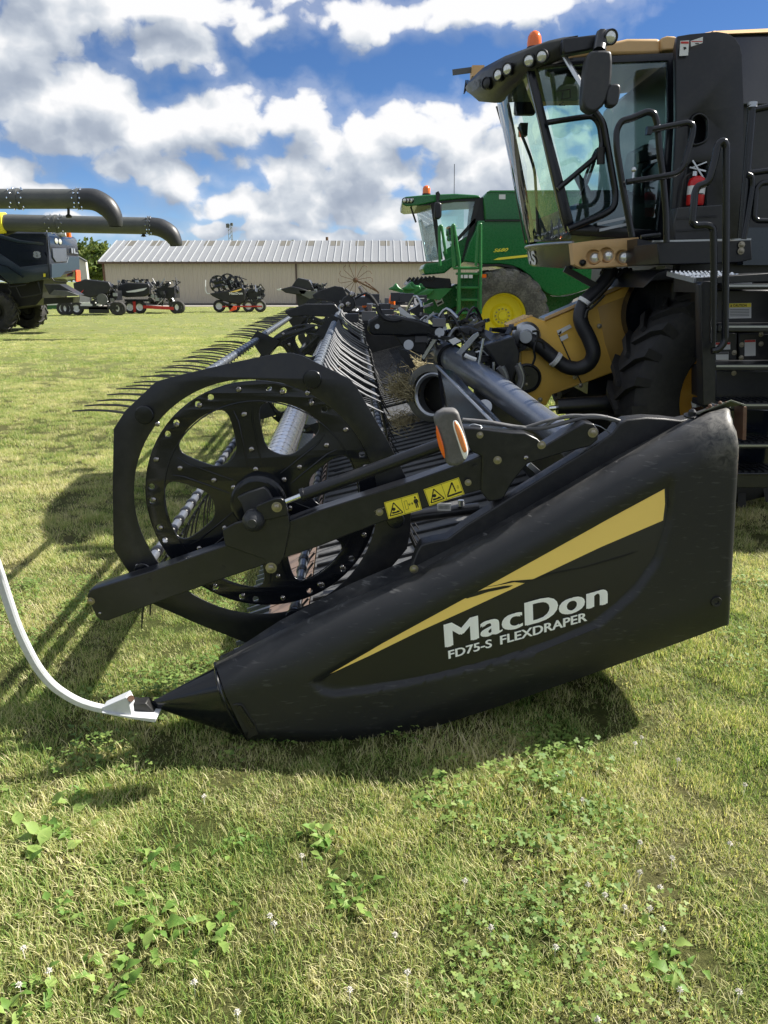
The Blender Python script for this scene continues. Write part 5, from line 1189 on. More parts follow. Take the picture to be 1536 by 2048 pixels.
B().box(at(1300, 460, YC+.1), at(1338, 250, YF-.1)).obj('cab_rear_wall', M_['ink'], cat) if 0 else None
# inside: seat, armrest, wheel column, monitor
st_ = thing('x', None, None) if 0 else None
B().box(at(1232, 415, 7.0), at(1290, 395, 7.5)).prism([at(*p) for p in ((1262, 400, 7.0), (1285, 400, 7.0), (1312, 290, 7.0), (1290, 285, 7.0))], (0, .5, 0)).obj('seat', M_['plastic2'], cat, bevel=.03)
B().beam(at(*C4((905,690))[0], 6.75), at(*C4((1010,668))[0], 6.75), .09, .09).beam(at(*C4((1000,700))[0], 6.75), at(*C4((935,760))[0], 6.75), .03, .03).beam(at(*C4((935,760))[0], 6.75), at(*C4((930,880))[0], 6.75), .03, .03).obj('armrest', M_['black'], cat, bevel=.01)
B().tube([at(*C4((605,765))[0], 7.1), at(*C4((650,840))[0], 7.1), at(*C4((690,970))[0], 7.1)], [.03, .04, .07], 8).obj('steering_column', M_['plastic2'], cat, smooth=40)
sw = at(*C4((670,760))[0], 7.1); B().tube([sw+Vector((.05*math.sin(a)+.08*math.cos(a)*.3, .19*math.cos(a), .17*math.sin(a))) for a in np.linspace(0, 6.283, 25)], .014, 6, caps=False).obj('steering_wheel', M_['ink'], cat, smooth=60)
B().box(at(*C4((690,905))[0], 7.0), at(*C4((800,870))[0], 7.4)).obj('console', M_['black'], cat)
B().box(at(*C4((340,520))[0], 7.6), at(*C4((365,590))[0], 7.7)).obj('cab_monitor', M_['ink'], cat)
B().box(at(*C4((320,330))[0], 7.7), at(*C4((405,490))[0], 7.8)).obj('inner_mirror', M_['ink'], cat, bevel=.02)
yplate('window_sticker', C4((510,375),(580,355),(583,405),(548,440),(520,436),(545,405),(512,400)), YC+.012, .001, M_['ink'], cat) if 0 else None
for a_, b_ in (((512,370),(580,358)),((580,358),(582,400)),((582,400),(535,408)),((545,372),(540,408)),((525,436),(550,420)),((525,436),(556,436))): B().beam(at(*C4(a_)[0], YC+.012), at(*C4(b_)[0], YC+.012), .003, .006).obj('window_print', M_['ink'], cat)
rail(cat, [C4(p)[0] for p in ((470,520),(560,505),(690,487),(722,530),(735,640),(700,690),(520,842))], YC-.07, .020, M_['blackgl'], 'door_handle_rail', .09)
rail(cat, [C4(p)[0] for p in ((700,468),(740,520),(800,860),(795,930),(740,965),(570,1035))], YC-.09, .026, M_['blackgl'], 'door_edge_rail', .12)
B().tube([at(*C4((728,640))[0], YC-.1), at(*C4((728,720))[0], YC-.1)], .030, 12).obj('door_latch', M_['ink'], cat, smooth=40)
for a_, b_ in (((720,1040),(880,1005)), ((710,1010),(870,975))): B().beam(at(*C4(a_)[0], YC-.03), at(*C4(b_)[0], YC-.03), .02, .02).obj('sill_strip', M_['steel'], cat)
# mirror
B().prism(atl(C4((545,112),(740,88),(752,100),(750,160),(690,165),(560,190),(545,180)), 6.1), (0, .10, 0)).obj('mirror_arm', M_['black'], cat, bevel=.02)
B().tube([at(*C4((735,95))[0], 6.05), at(*C4((720,180))[0], 5.95)], .045, 10).obj('mirror_stem', M_['black'], cat, smooth=40)
disc_lamp(cat, at(*C4((773,107))[0], 6.0), (.25, -1, -.2), .043, 'work_light', 'lamp')
mr = B().prism([tuple(p) for p in atl([tuple(q) for q in chaikin(C4((665,180),(700,168),(770,168),(787,185),(780,340),(752,430),(700,472),(660,460),(640,435),(645,330)), 1)], 5.9)], (0, .12, 0)).obj('side_mirror', M_['plastic2'], cat, bevel=.02)
B().prism(atl([tuple(q) for q in chaikin(C4((770,335),(825,328),(825,380),(808,438),(780,442),(755,430)), 1)], 5.88), (0, .09, 0)).obj('small_mirror', M_['plastic2'], cat, bevel=.012)
B().tube([at(*C4((725,425))[0], 5.92), at(*C4((775,340))[0], 5.92)], .02, 8).obj('mirror_bracket', M_['ink'], cat)
B().tube([at(*C4((553,200))[0], 6.2), at(*C4((645,352))[0], 6.0)], .018, 8).obj('brace_rod', M_['silver'], cat)
B().beam(at(905, 145, 8.5), at(965, 137, 8.5), .02, .05).obj('far_mirror_arm', M_['grey'], cat); B().box(at(944, 152, 8.4), at(964, 141, 8.6)).obj('far_light_housing', M_['tan'], cat)
for k in range(4): B().tube([at(932+3*k, 160, 8.5), at(928+2*k, 188-3*k, 8.5)], .006, 4).obj('whisker_wire', M_['ink'], cat)
# front band with lettering, light pod
q0 = [at(1146, 487, YC), at(1148, 538, YC)]; band = []
V = []; F = []
for i in range(9):
    t = i/8; bow = -.16*math.sin(math.pi*t); Y = lerp(YC, YF, t)
    a_ = at(1146, 487, YC).lerp(at(1059, 500, YF), t)+Vector((bow, 0, 0)); b_ = at(1150, 538, YC).lerp(at(1066, 528, YF), t)+Vector((bow, 0, 0)); V += [a_, b_, b_+Vector((.3, 0, 0)), a_+Vector((.3, 0, 0))]
for i in range(8):
    for j in range(4): F.append((i*4+j, i*4+(j+1) % 4, (i+1)*4+(j+1) % 4, (i+1)*4+j))
F += [(0, 1, 2, 3), (32, 33, 34, 35)]
bandm = B().add(V, F).obj('front_band', M_['blackgl'], cat, smooth=50)
B().tube([at(1146, 485, YC-.01)]+[at(1146, 487, YC).lerp(at(1059, 500, YF), i/8)+Vector((-.16*math.sin(math.pi*i/8)-.01, 0, .01)) for i in range(1, 9)], .012, 8).obj('band_lip', M_['steel'], bandm, smooth=50)
lm = textmesh('CLAAS', 1, .04, 0, 0, 1.0); co = [v.co.x for v in lm.vertices]; cw = max(co)
for v in lm.vertices:
    u = v.co.x/cw; t = lerp(.98, .42, u); zz = v.co.y/.75
    a_ = at(1146, 487, YC).lerp(at(1059, 500, YF), t)+Vector((-.16*math.sin(math.pi*t)-.006, 0, 0)); b_ = at(1150, 538, YC).lerp(at(1066, 528, YF), t)+Vector((-.16*math.sin(math.pi*t)-.006, 0, 0)); v.co = b_.lerp(a_, .12+.70*zz)
place('lettering', lm, M_['label'], bandm)
podo = C4((590,1102),(700,1088),(912,1073),(900,1195),(905,1212),(640,1226),(600,1205))
holes = [[tuple(p) for p in circ(C4(c_)[0], rr, 20)] for c_, rr in (((695,1170),15.5),((757,1160),15.5),((836,1170),15),((640,1197),6))]
pod = yplate('headlight_pod', podo, 6.25, .05, M_['tan'], cat, holes, .008)
B().prism(atl(podo, 6.30), (0, .12, 0)).obj('pod_back', M_['tan'], pod)
for c_, rr in (((700,1172),.040),((765,1163),.040),((843,1170),.046)): disc_lamp(pod, at(*C4(c_)[0], 6.30), (-.3, -1, 0), rr, 'headlight', 'lamp', 'tan', .02)
disc_lamp(pod, at(*C4((640,1197))[0], 6.25), (0, -1, 0), .020, 'sensor', 'ink')
B().beam(at(*C5((370,280))[0], 6.5), at(*C5((550,380))[0], 6.5), .03, .05).obj('under_strut', M_['ink'], cat)
pprism('bracket', C5((900,265),(950,262),(935,310),(915,332),(895,340)), 6.1, .02, paint('pale_bracket', (.45, .45, .28), .5), cat)
for k in range(10):
    R_ = random.Random(k); a_ = C5((R_.uniform(560,760), R_.uniform(262,285)))[0]; c_ = C5((R_.uniform(560,800), R_.uniform(300,345)))[0]; mid_ = ((a_[0]+c_[0])/2+R_.uniform(-10,10), max(a_[1], c_[1])+4)
    B().tube(spl([at(*a_, 6.6), at(*mid_, 6.55), at(*c_, 6.6)], 5), .018, 6).obj('hose', M_['hose'], cat, smooth=50)
# platform, steps, rails
plat = B().prism(atl(C4((1000,1100),(1180,1092),(1455,1085),(1460,1180),(1400,1195),(1010,1205)), 5.5), (0, .5, 0)).obj('platform', M_['black'], cat, bevel=.006)
B().prism(atl(C4((905,1080),(1000,1100),(1010,1205),(905,1210)), 6.0), (0, .3, 0)).obj('platform_front', M_['black'], cat)
for k in range(40):
    x = lerp(1310, 1500, k/39); 
    if k == 0: tm = B().obox((0, 0, 0), (.008, 0, 0), (0, .02, 0), (0, 0, .006)).mesh('tread_tooth'); tm.materials.append(M_['steel'])
    place('tread_tooth', tm, None, plat, Matrix.Translation(at(x, lerp(482.5, 478.5, k/39), 5.5)+Vector((0, .02, 0))))
tr = B().prism([at(1330, 553, 5.4), at(1505, 556, 5.0), at(1505, 560, 5.0), at(1330, 557, 5.4)], (0, .01, 0))
tp = [at(1333, 552, 5.55), at(1388, 556, 5.1), at(1506, 552, 5.05), at(1452, 543, 5.55)]
stp = B().prism([Vector((p.x, p.y, tp[1].z+(p.y-5.1)*.10)) for p in tp], (0, 0, -.03)).obj('tread_plate', M_['steel'], cat)
studs = B()
for i in range(14):
    for j in range(5):
        u = (i+.5)/14; v = (j+.5)/5; a_ = tp[0].lerp(tp[3], u); b_ = tp[1].lerp(tp[2], u); p = a_.lerp(b_, v); p.z = tp[1].z+(p.y-5.1)*.10; studs.lathe(p, (0, 0, 1), [(.014, 0), (.010, .008), (.006, .008)], 8, up=(0, 1, 0))
tag(studs.obj('tread_studs', M_['chrome'], stp), kind='stuff')
pprism('step_box', C5((1160,330),(1240,325),(1600,300),(1600,350),(1240,365),(1160,420)), 5.0, .5, M_['black'], cat, bevel=.004)
YL = 4.95
strg = pprism('ladder_stringer', C5((1150,370),(1165,350),(1215,350),(1232,380),(1236,1060),(1165,1060)), YL-.02, .10, M_['black'], cat, bevel=.004)
lx0, lx1 = at(1430, 700, YL).x, at(1625, 700, YL).x
for k, (ya, yb) in enumerate(((365,395),(600,640),(826,862),(1050,1085),(1282,1310),(1450,1535))):
    (_, y1), (_, y2) = C5((0, ya))[0], C5((0, yb))[0]; z1 = at(1480, y1, YL).z; z2 = at(1480, y2, YL).z
    xa = lx0 if k < 5 else at(1407, 960, YL).x
    s_ = B().box((xa, YL, z2), (lx1, YL+.28, z1)).obj('step', M_['black'], cat, bevel=.006)
    B().box((xa+.02, YL-.004, z1-.018), (lx1, YL+.01, z1-.006)).obj('step_edge', M_['steel'] if k < 5 else M_['blackgl'], s_)
    for q in range(12): B().box((xa+.05+q*.045, YL+.03, z1), (xa+.075+q*.045, YL+.25, z1+.008)).obj('tread_tooth', M_['black'], s_) if k > 2 else None
B().box((lx1, YL, at(1480, 965, YL).z), (lx1+.05, YL+.3, 1.9)).obj('ladder_stringer', M_['black'], cat)
# black boxes behind the ladder
yb_ = 5.35
for q, mt_ in ((((1236,400),(1600,400),(1600,600),(1236,600)),'black'),(((1236,640),(1360,645),(1360,815),(1236,822)),'black'),(((1368,648),(1600,650),(1600,815),(1368,815)),'black'),(((1236,862),(1600,862),(1600,1050),(1236,1052)),'plastic2'),(((1236,1085),(1600,1085),(1600,1440),(1400,1440),(1236,1300)),'navy')):
    pprism('storage_box', C5(*q), yb_, .45, M_[mt_], cat, bevel=.01)
lb = yplate('caution_label', C5((1306,478),(1440,475),(1440,562),(1306,565)), yb_-.003, .002, M_['label'], cat)
yplate('print_mark', C5((1308,479),(1439,476),(1439,499),(1308,502)), yb_-.005, .001, M_['stickyel'], lb)
o0 = at(*C5((1335,497))[0], yb_-.0065); text_fit('lettering', 'CAUTION', o0, (1, 0, 0), (0, 0, 1), at(*C5((1410,497))[0], yb_).x-o0.x, at(*C5((1335,482))[0], yb_).z-o0.z, M_['ink'], lb, off=.02)
yplate('print_mark', C5((1320,497),(1330,497),(1325,483)), yb_-.0065, .001, M_['ink'], lb)
for k in range(5): yplate('print_mark', C5((1318,512+k*9),(1428,511+k*9),(1428,514+k*9),(1318,515+k*9)), yb_-.005, .001, M_['grey'], lb)
for q in (((1236,702),(1320,700),(1320,742),(1236,744)), ((1238,758),(1310,756),(1310,808),(1238,810)), ((1402,688),(1465,686),(1465,778),(1402,780))):
    lb = yplate('warning_label', C5(*q), yb_-.003, .002, M_['label'], cat)
    yplate('print_mark', C5((q[0][0]+1, q[0][1]+1),(q[1][0]-1, q[1][1]+1),(q[1][0]-1, q[1][1]+13),(q[0][0]+1, q[0][1]+13)), yb_-.005, .001, M_['trailerred'] if q[0][0] != 1238 else M_['grey'], lb)
for x, y in C5((1385,715),(1382,790),(1496,655),(1496,710),(1342,760),(1340,878)): bolt(x, y, yb_-.001, cat, .9)
bl_ = M_['blackgl']; YR_ = 5.42
rail(cat, C8((215,1430),(130,980),(62,560),(60,400),(110,300),(200,280),(370,208),(430,230),(462,330),(480,600),(515,850),(545,1200),(550,1480)), YR_, .021, bl_)
rail(cat, C8((370,392),(560,355),(760,315),(810,345),(805,430),(720,740),(650,815),(400,858),(160,895)), YR_-.05, .019, bl_)
rail(cat, C8((490,1405),(300,1430)), YR_, .014, bl_)
B().box(at(*C8((360,430))[0], YR_-.07), at(*C8((395,365))[0], YR_-.03)).obj('gate_hinge', bl_, cat); B().ball(at(*C8((232,775))[0], YR_-.05), .018, 8).cyl(at(*C8((232,780))[0], YR_-.05), at(*C8((215,920))[0], YR_-.05), .007, 6).obj('gate_latch', M_['silver'], cat, smooth=50)
lt = [C8(p)[0] for p in ((1125,1850),(1128,1400),(1130,800),(1132,540),(1100,488),(1050,530),(1020,680),(960,900),(850,938),(825,1000),(800,1290),(830,1318),(950,1312),(1005,1345),(1012,1700))]
lower = [C5(p)[0] for p in ((1290,640),(1290,700),(1250,745),(1212,750))]
rail(cat, [lower[3], lower[2], lower[1], lower[0]]+lt+[C5((1225,340))[0], C5((1222,700))[0]], YL-.12, .021, bl_, 'ladder_handrail', .07)
rail(cat, C8((1275,1440),(1330,800),(1380,190),(1372,140)), YR_, .026, bl_, 'rail_post')
rail(cat, C8((1390,195),(1700,130)), YR_, .020, bl_); rail(cat, C8((1310,815),(1700,760)), YR_, .020, bl_)
rail(cat, C8((1330,820),(1380,840),(1388,930),(1330,1300),(1300,1450)), YR_-.03, .018, bl_); rail(cat, C8((1750,890),(1470,905),(1425,960),(1400,1240),(1430,1270),(1750,1275)), YR_-.03, .018, bl_)
B().lathe(at(*C8((1385,135))[0], YR_), (0, 0, 1), [(.03, -.02), (.03, .01), (0, .015)], 12, up=(0, 1, 0)).obj('post_cap', M_['steel'], cat)
for x, y in C4((1408,1110),(1405,1140)): bolt(x, y, 5.49, cat, 1.2)
# ================================================================== green combine
G = 17.0
gc = at(*C3((828,957))[0], G); GR = .985; gc.z = GR-.01
grn = thing('combine_harvester', 'bright green combine with yellow rims, green ladder and corn head in the middle distance', 'combine', (gc.x, G+1.6, 0), 'combine harvesters')
wheel(grn, (gc.x, G+.33, gc.z), GR, .68, GR*.485, M_['dustyrubber'], M_['jdyellow'], 20, -1, 12, .05)
wheel(grn, (gc.x, G+2.9, gc.z), GR, .68, GR*.485, M_['dustyrubber'], M_['jdyellow'], 20, 1, 0)
rw = at(1172, 640, G+.5); wheel(grn, (rw.x+.25, G+.9, .72), .72, .5, .36, M_['dustyrubber'], M_['jdyellow'], 18, -1, 8)
gb = pprism('grain_tank', C3((690,182),(720,140),(905,137),(1900,137),(1900,332),(700,338)), G+.45, 2.4, M_['green'], grn, bevel=.03)
pprism('tank_lid', C3((715,148),(735,136),(1900,133),(1900,142)), G+.42, 2.45, M_['greenlt'], grn)
gside = pprism('side_body', C3((655,338),(1900,336),(1900,700),(1536,705),(1460,745),(1400,790),(1310,822),(1200,842),(1150,838),(1110,820),(1060,775),(1000,705),(940,660),(880,638),(800,625),(700,628),(560,612),(600,480),(640,400)), G+.25, 2.8, M_['green'], grn, bevel=.02)
B().prism(atl(C3((700,331),(1900,327),(1900,340),(700,343)), G+.20), (0, .3, 0)).obj('panel_seam', M_['ink'], gside)
yplate('yellow_stripe', C3((757,600),(790,586),(985,565),(1300,535),(1300,556),(985,580),(800,600)), G+.235, .01, M_['stickyel'], gside)
o0 = at(*C3((757,549))[0], G+.235); u_ = at(*C3((853,543))[0], G+.235)-o0; text_fit('lettering', 'S680', o0, u_, (0.02, 0, .1), u_.length, .072, M_['stickyel'], gside, off=.02, shear=.25)
yplate('roof_label', C3((795,163),(838,163),(838,195),(795,195)), G+.44, .01, M_['label'], gb)
pprism('lower_body', C3((1050,790),(1150,845),(1250,842),(1400,795),(1900,700),(1900,1100),(900,1100),(1050,980)), G+.9, 1.6, M_['green'], grn)
B().prism(atl(C3((660,640),(700,630),(800,627),(890,640),(985,705),(1050,775),(1040,785),(975,722),(880,655),(800,640),(700,645),(665,660)), G+.22), (0, .6, 0)).obj('fender_lip', M_['ink'], grn)
YG = G+.55; YGF = YG+1.9
groof = pprism('cab_roof', C3((146,192),(172,178),(300,166),(500,158),(640,166),(668,172),(665,186),(560,190),(400,205),(255,236),(175,242),(148,228)), YG-.1, 2.1, M_['green'], grn, bevel=.03)
pprism('roof_band', C3((250,240),(400,206),(560,190),(668,180),(668,205),(500,212),(380,228)), YG-.06, 2.0, M_['ink'], grn)
for x in (165, 185, 208): disc_lamp(groof, at(*C3((x, 203))[0], YG-.12), (-.6, -1, 0), .045, 'work_light', 'lamp')
bc = at(*C3((310,158))[0], YG+.5); B().lathe(bc, (0, 0, 1), [(.09, -.08), (.09, 0)], 14, up=(0, 1, 0)).obj('beacon_base', M_['ink'], grn); B().lathe(bc, (0, 0, 1), [(.085, 0), (.085, .10), (.06, .15), (0, .17)], 14, up=(0, 1, 0)).obj('beacon', M_['orange'], grn, smooth=50)
quadglass('side_window', [C3(p)[0]+(YG,) for p in ((372,220),(655,186),(640,330),(612,410),(560,445),(480,500),(405,600))], grn, M_['gglass'])
quadglass('windshield', [C3((405,598))[0]+(YG,), C3((362,222))[0]+(YG,), C3((235,240))[0]+(YGF,), C3((308,612))[0]+(YGF,)], grn, M_['gglass'], (.01, 0, 0))
quadglass('far_window', [C3(p)[0]+(YGF,) for p in ((390,240),(560,235),(560,390),(420,400))], grn, M_['gglass'])
for a_, b_, w_ in (((352,225),(405,600),.09),((655,190),(560,610),.10),((640,330),(480,505),.07)): B().beam(at(*C3(a_)[0], YG-.02), at(*C3(b_)[0], YG-.02), .07, w_, (1, 0, 0)).obj('door_post', M_['ink'], grn)
B().prism(atl(C3((655,190),(720,170),(700,338),(640,400),(590,500),(560,610),(540,610),(600,440),(640,330)), YG-.0), (0, 1.8, 0)).obj('cab_rear_wall', M_['ink'], grn)
pprism('cab_base', C3((300,625),(405,612),(520,560),(560,612),(520,640),(480,650),(430,690),(300,700),(285,660)), YG-.02, 1.9, M_['green'], grn, bevel=.03)
B().prism(atl(C3((420,545),(500,490),(600,430),(560,612),(440,612)), YG-.01), (0, .1, 0)).obj('side_body', M_['green'], grn)
B().box(at(*C3((480,440))[0], YG+.7), at(*C3((440,380))[0], YG+1.1)).box(at(*C3((520,470))[0], YG+.7), at(*C3((445,440))[0], YG+1.2)).obj('seat', M_['ink'], grn, bevel=.04)
B().prism(atl(C3((362,222),(380,208),(412,222),(412,310),(395,330),(362,325)), YG-.5), (0, .12, 0)).obj('side_mirror', M_['black'], grn, bevel=.03)
B().prism(atl(C3((372,150),(390,140),(402,160),(395,215),(378,215)), YG-.45), (0, .1, 0)).obj('mirror_arm', M_['black'], grn)
B().tube([at(*C3((205,245))[0], YG+.2), at(*C3((240,350))[0], YG+.2)], .02, 6).obj('mirror_bracket', M_['ink'], grn)
B().tube([at(*C3((495,160))[0], YG+.8), at(*C3((497,-40))[0], YG+.8)], .008, 4).obj('whip_antenna', M_['ink'], grn)
gy = G-.35; gl_ = M_['greenlt']
for pts in (((400,640),(395,380),(410,370),(440,560)), ((492,655),(480,380),(492,362),(530,600),(530,960)), ((640,640),(658,370),(672,358),(672,960)), ((490,655),(640,655)), ((485,500),(500,640)), ((650,480),(640,640))): rail(grn, C3(*pts), gy, .030, gl_)
for k, y in enumerate((655, 692, 785, 868, 955)): B().box(at(*C3((512, y+8))[0], gy+.02), at(*C3((662, y-8))[0], gy+.02)+Vector((0, .25, 0))).obj('step', gl_, grn, bevel=.01)
for x in (519, 660): B().box(at(*C3((x-7, 965))[0], gy+.01), at(*C3((x+7, 640))[0], gy+.05)).obj('ladder_stringer', gl_, grn)
B().box(at(*C3((530,1000))[0], gy+.30), at(*C3((655,700))[0], gy+.34)).obj('ladder_back', M_['green'], grn)
for x in (540, 572, 605): yplate('white_tag', C3((x-12,700),(x+14,700),(x+14,722),(x-12,722)), gy+.0, .01, M_['label'], grn)
B().box(at(*C3((672,720))[0], gy), at(*C3((708,696))[0], gy+.06)).obj('side_marker', M_['orange'], grn)
gf = pprism('feeder_house', C3((290,885),(510,760),(560,770),(530,900),(420,960),(300,1015)), G+1.1, 1.2, M_['green'], grn, bevel=.02)
yplate('label', C3((362,862),(405,838),(428,888),(385,912)), G+1.09, .01, M_['label'], gf); yplate('print_mark', C3((368,865),(400,848),(404,858),(372,874)), G+1.08, .004, M_['trailerred'], gf); yplate('print_mark', C3((380,890),(412,873),(418,884),(385,903)), G+1.08, .004, M_['ink'], gf)
ch = thing('corn_head', 'green corn head with pointed snouts carried on the front of the green combine', 'corn head', at(*C3((230,830))[0], G+1.0)*1.0)
for k in range(6):
    Yk = G-1.6+k*.85
    for q in (((50,795),(85,778),(108,752),(125,778),(150,800),(100,808)), ):
        pts = atl(C3(*q), G-1.6); base_ = [p+Vector((.28*k, k*.85, 0)) for p in pts]
        c_ = sum(base_, Vector())/len(base_); V = [p+Vector((0, 0, 0)) for p in base_]; B().prism(V, (0, .22, 0)).obj('snout', gl_, ch, bevel=.03)
pprism('snout', C3((150,800),(180,765),(215,742),(235,768),(268,772),(275,800),(220,835),(160,815)), G-.6, .3, gl_, ch, bevel=.03)
pprism('snout', C3((245,832),(320,792),(365,800),(330,838),(260,850)), G-.2, .3, gl_, ch, bevel=.03)
pprism('gathering_row', C3((175,770),(200,740),(350,715),(470,725),(480,790),(400,800),(300,785)), G+.6, 3.0, M_['black'], ch, bevel=.02)
pprism('deck', C3((70,800),(250,850),(400,870),(480,790),(440,790),(260,800)), G-.1, .2, M_['greenlt'], ch)
for k in range(7): B().tube([at(*C3((180+k*28, 745-k*2))[0], G+.5), at(*C3((205+k*26, 720-k*2))[0], G+.5)], .03, 5).obj('cross_rod', M_['ink'], ch)
# ================================================================== dark combines on the left
def tag_auger(parent, pts, Y, rs, mat, nb, mouth=True):
    s_ = Y/1540.0; P = [at(x, y, Y) for x, y in pts]
    return P
I = 27.0
ide = thing('combine_harvester', 'dark navy and slate combine seen from its rear side at the left edge', 'combine', (at(30, 600, I).x, I+1.5, 0), 'combine harvesters')
ib = pprism('body_shell', E5((-900,140),(560,150),(620,200),(640,360),(640,560),(636,745),(330,810),(120,820),(0,770),(-900,770)), I, 2.5, M_['navy'], ide, bevel=.06)
yplate('lower_panel', E5((-900,300),(-100,390),(30,450),(250,600),(620,560),(628,745),(330,805),(130,818),(0,700),(-900,650)), I-.05, .10, M_['slate'], ib, bev=.02)
XI = at(*E5((640, 500))[0], I).x
def atX(p, X=XI):
    d = ray(*p); t_ = X/d.x; return Vector((X, d.y*t_, EYE+d.z*t_))
def rearplate(name, pts, mat, off=.05, par=ib): return B().prism([atX(p)+Vector((off, 0, 0)) for p in E5(*pts)], (-.06, 0, 0)).obj(name, mat, par, bevel=.01)
rearplate('rear_shell', ((600,160),(640,175),(830,240),(960,285),(985,330),(1000,470),(1000,640),(830,700),(640,750)), M_['navy'], .02)
rearplate('rear_panel', ((645,560),(840,550),(862,470),(1000,470),(1000,640),(820,660),(760,730),(645,745)), paint('slate_light_paint', (.025, .042, .058), .35))
yplate('upper_crease', E5((-200,170),(0,180),(250,255),(560,290),(560,320),(230,290),(0,230),(-200,220)), I-.03, .06, M_['slate'], ib, bev=.01)
yplate('inset_panel', E5((210,410),(560,410),(622,512),(270,512)), I-.07, .03, M_['navy'], ib)
rearplate('rear_window', ((650,362),(828,360),(836,530),(700,540),(660,480)), paint('smoked_panel', (.07, .08, .10), .2), .06)
o0 = at(*E5((428,488))[0], I-.10); text_fit('lettering', '8', o0, (1, 0, 0), (0, 0, 1), .26, .22, M_['silver'], ib, off=.05)
o0 = atX(E5((890,425))[0])+Vector((.08, 0, 0)); text_fit('lettering', 'IL', o0, (0, 1, 0), (0, 0, 1), .6, .17, M_['silver'], ib, off=.03)
for x, y in ((695,265),(745,275)): disc_lamp(ib, atX(E5((x, y))[0])+Vector((.06, 0, 0)), (1, -.3, 0), .09, 'tail_light', 'lamp')
yplate('vent_line', E5((0,560),(100,590),(300,730),(290,738),(90,602),(0,575)), I-.11, .02, M_['navy'], ib)
rearplate('sign_triangle', ((945,655),(960,640),(990,642),(1002,780),(945,790)), M_['orangetri'], .10, ide)
yplate('sticker', E5((555,685),(582,685),(582,728),(555,728)), I-.11, .01, M_['stickyel'], ide)
pprism('chopper_hood', E5((560,820),(760,820),(1000,960),(860,975),(690,900),(630,960)), I-.2, .6, M_['plastic2'], ide, bevel=.02)
pprism('hood_plate', E5((630,960),(690,895),(860,910),(1000,962),(985,972),(860,975)), I-.3, .1, M_['grey'], ide)
pprism('underbody', E5((-900,780),(120,820),(560,760),(540,1000),(460,1090),(300,1100),(100,1150),(-900,1150)), I+.4, 2.0, M_['ink'], ide)
for pts in (((330,830),(120,862),(110,810)), ((200,850),(268,995),(530,945),(485,790)), ((100,870),(140,920),(110,990)), ((660,740),(700,790),(850,800))): rail(ide, E5(*pts), I-.25, .018, M_['ink'], 'guard_rail', .05)
pprism('spreader', E5((560,1000),(940,985),(930,1060),(560,1080)), I+.2, .6, M_['ink'], ide)
wc = at(*E5((-95,1150))[0], I-.2); wheel(ide, (wc.x, I+.1, .70), .70, .55, .36, M_['rubber'], M_['ink'], 16, -1, 0, .1)
wc = at(*E5((370,1200))[0], I+2.6); wheel(ide, (wc.x, I+2.6, .66), .66, .55, .34, M_['rubber'], M_['ink'], 16, -1, 0)
wheel(ide, (wc.x-5.5, I+.2, .95), .95, .7, .5, M_['rubber'], M_['ink'], 16, -1, 0)
pr = [at(600, 463, I-.2)] ; B().tube([at(*E5((600,165))[0], I+1.2), at(*E5((850,172))[0], I+1.2)], .11, 14).obj('exhaust_sleeve', M_['label'], ide, smooth=40); B().lathe(at(*E5((880,200))[0], I), (0, 0, 1), [(.08, -.05), (.08, .08), (0, .14)], 12, up=(0, 1, 0)).obj('beacon', M_['orange'], ide)
def auger(parent, pts, Y, rs, band=None, flanges=()):
    P = [at(x, y, Y) for x, y in pts]; k_ = len(pts)
    s_ = [(at(x, y+r*.5, Y)-at(x, y-r*.5, Y)).length for (x, y), r in zip(pts, rs)]
    a_ = B().tube(P[:2], s_[:2], 28).obj('unloading_auger', M_['augergrey'], parent, smooth=40)
    sp_ = spl(P[1:], 6); rr = list(np.interp(np.linspace(0, 1, len(sp_)), np.linspace(0, 1, k_-1), s_[1:]))
    e_ = B().tube(sp_, [r*1.04 for r in rr], 24, caps=False).obj('auger_elbow', M_['plastic2'], parent, smooth=50)
    for fx in flanges:
        x0, x1 = fx; yy = np.interp((x0+x1)/2, [pts[0][0], pts[1][0]], [pts[0][1], pts[1][1]]); c_ = at((x0+x1)/2, yy, Y); r0 = s_[0]
        B().tube([c_-Vector((.03, 0, 0)), c_+Vector((.03, 0, 0))], r0*1.06, 28).obj('flange', M_['augergrey'], a_, smooth=40)
        for q in range(7):
            an = rad(-80+q*27); 
            for sx in (-1, 1):
                p = c_+Vector((sx*(x1-x0)*.5*Y/1540*(.6+.4*(q % 2)), -r0*1.05*math.cos(an), r0*1.05*math.sin(an))); B().ball(p, .028, 6).obj('bolt', M_['chrome'], a_)
    return a_
auger(ide, [(-160, 442), (300, 452), (322, 456), (340, 467), (350, 482), (352, 492)], 25.0, [17.5, 17, 18, 17.5, 14, 11.5], flanges=((98, 128), (296, 304)))
B().tube([at(-5, 446, 25), at(12, 446, 25)], .305, 24).obj('yellow_band', M_['stickyel'], ide, smooth=40)
B().tube([at(10, 469, 25), at(32, 460, 25)], .06, 8).tube([at(287, 470, 25), at(287, 460, 25)], .05, 8).lathe(at(287, 470, 25), (0, 0, -1), [(.05, 0), (.09, .04), (0, .06)], 10, up=(0, 1, 0)).obj('auger_work_light', M_['ink'], ide)
near = thing('combine_harvester', 'combine off the left edge, only its upper charcoal unloading auger in view', 'combine', (at(-330, 600, 21).x, 22, 0), 'combine harvesters')
auger(near, [(-420, 397), (162, 398), (190, 400), (214, 414), (228, 434), (231, 453)], 21.0, [20, 20, 21.5, 21, 17, 13], flanges=((24, 50), (152, 166)))
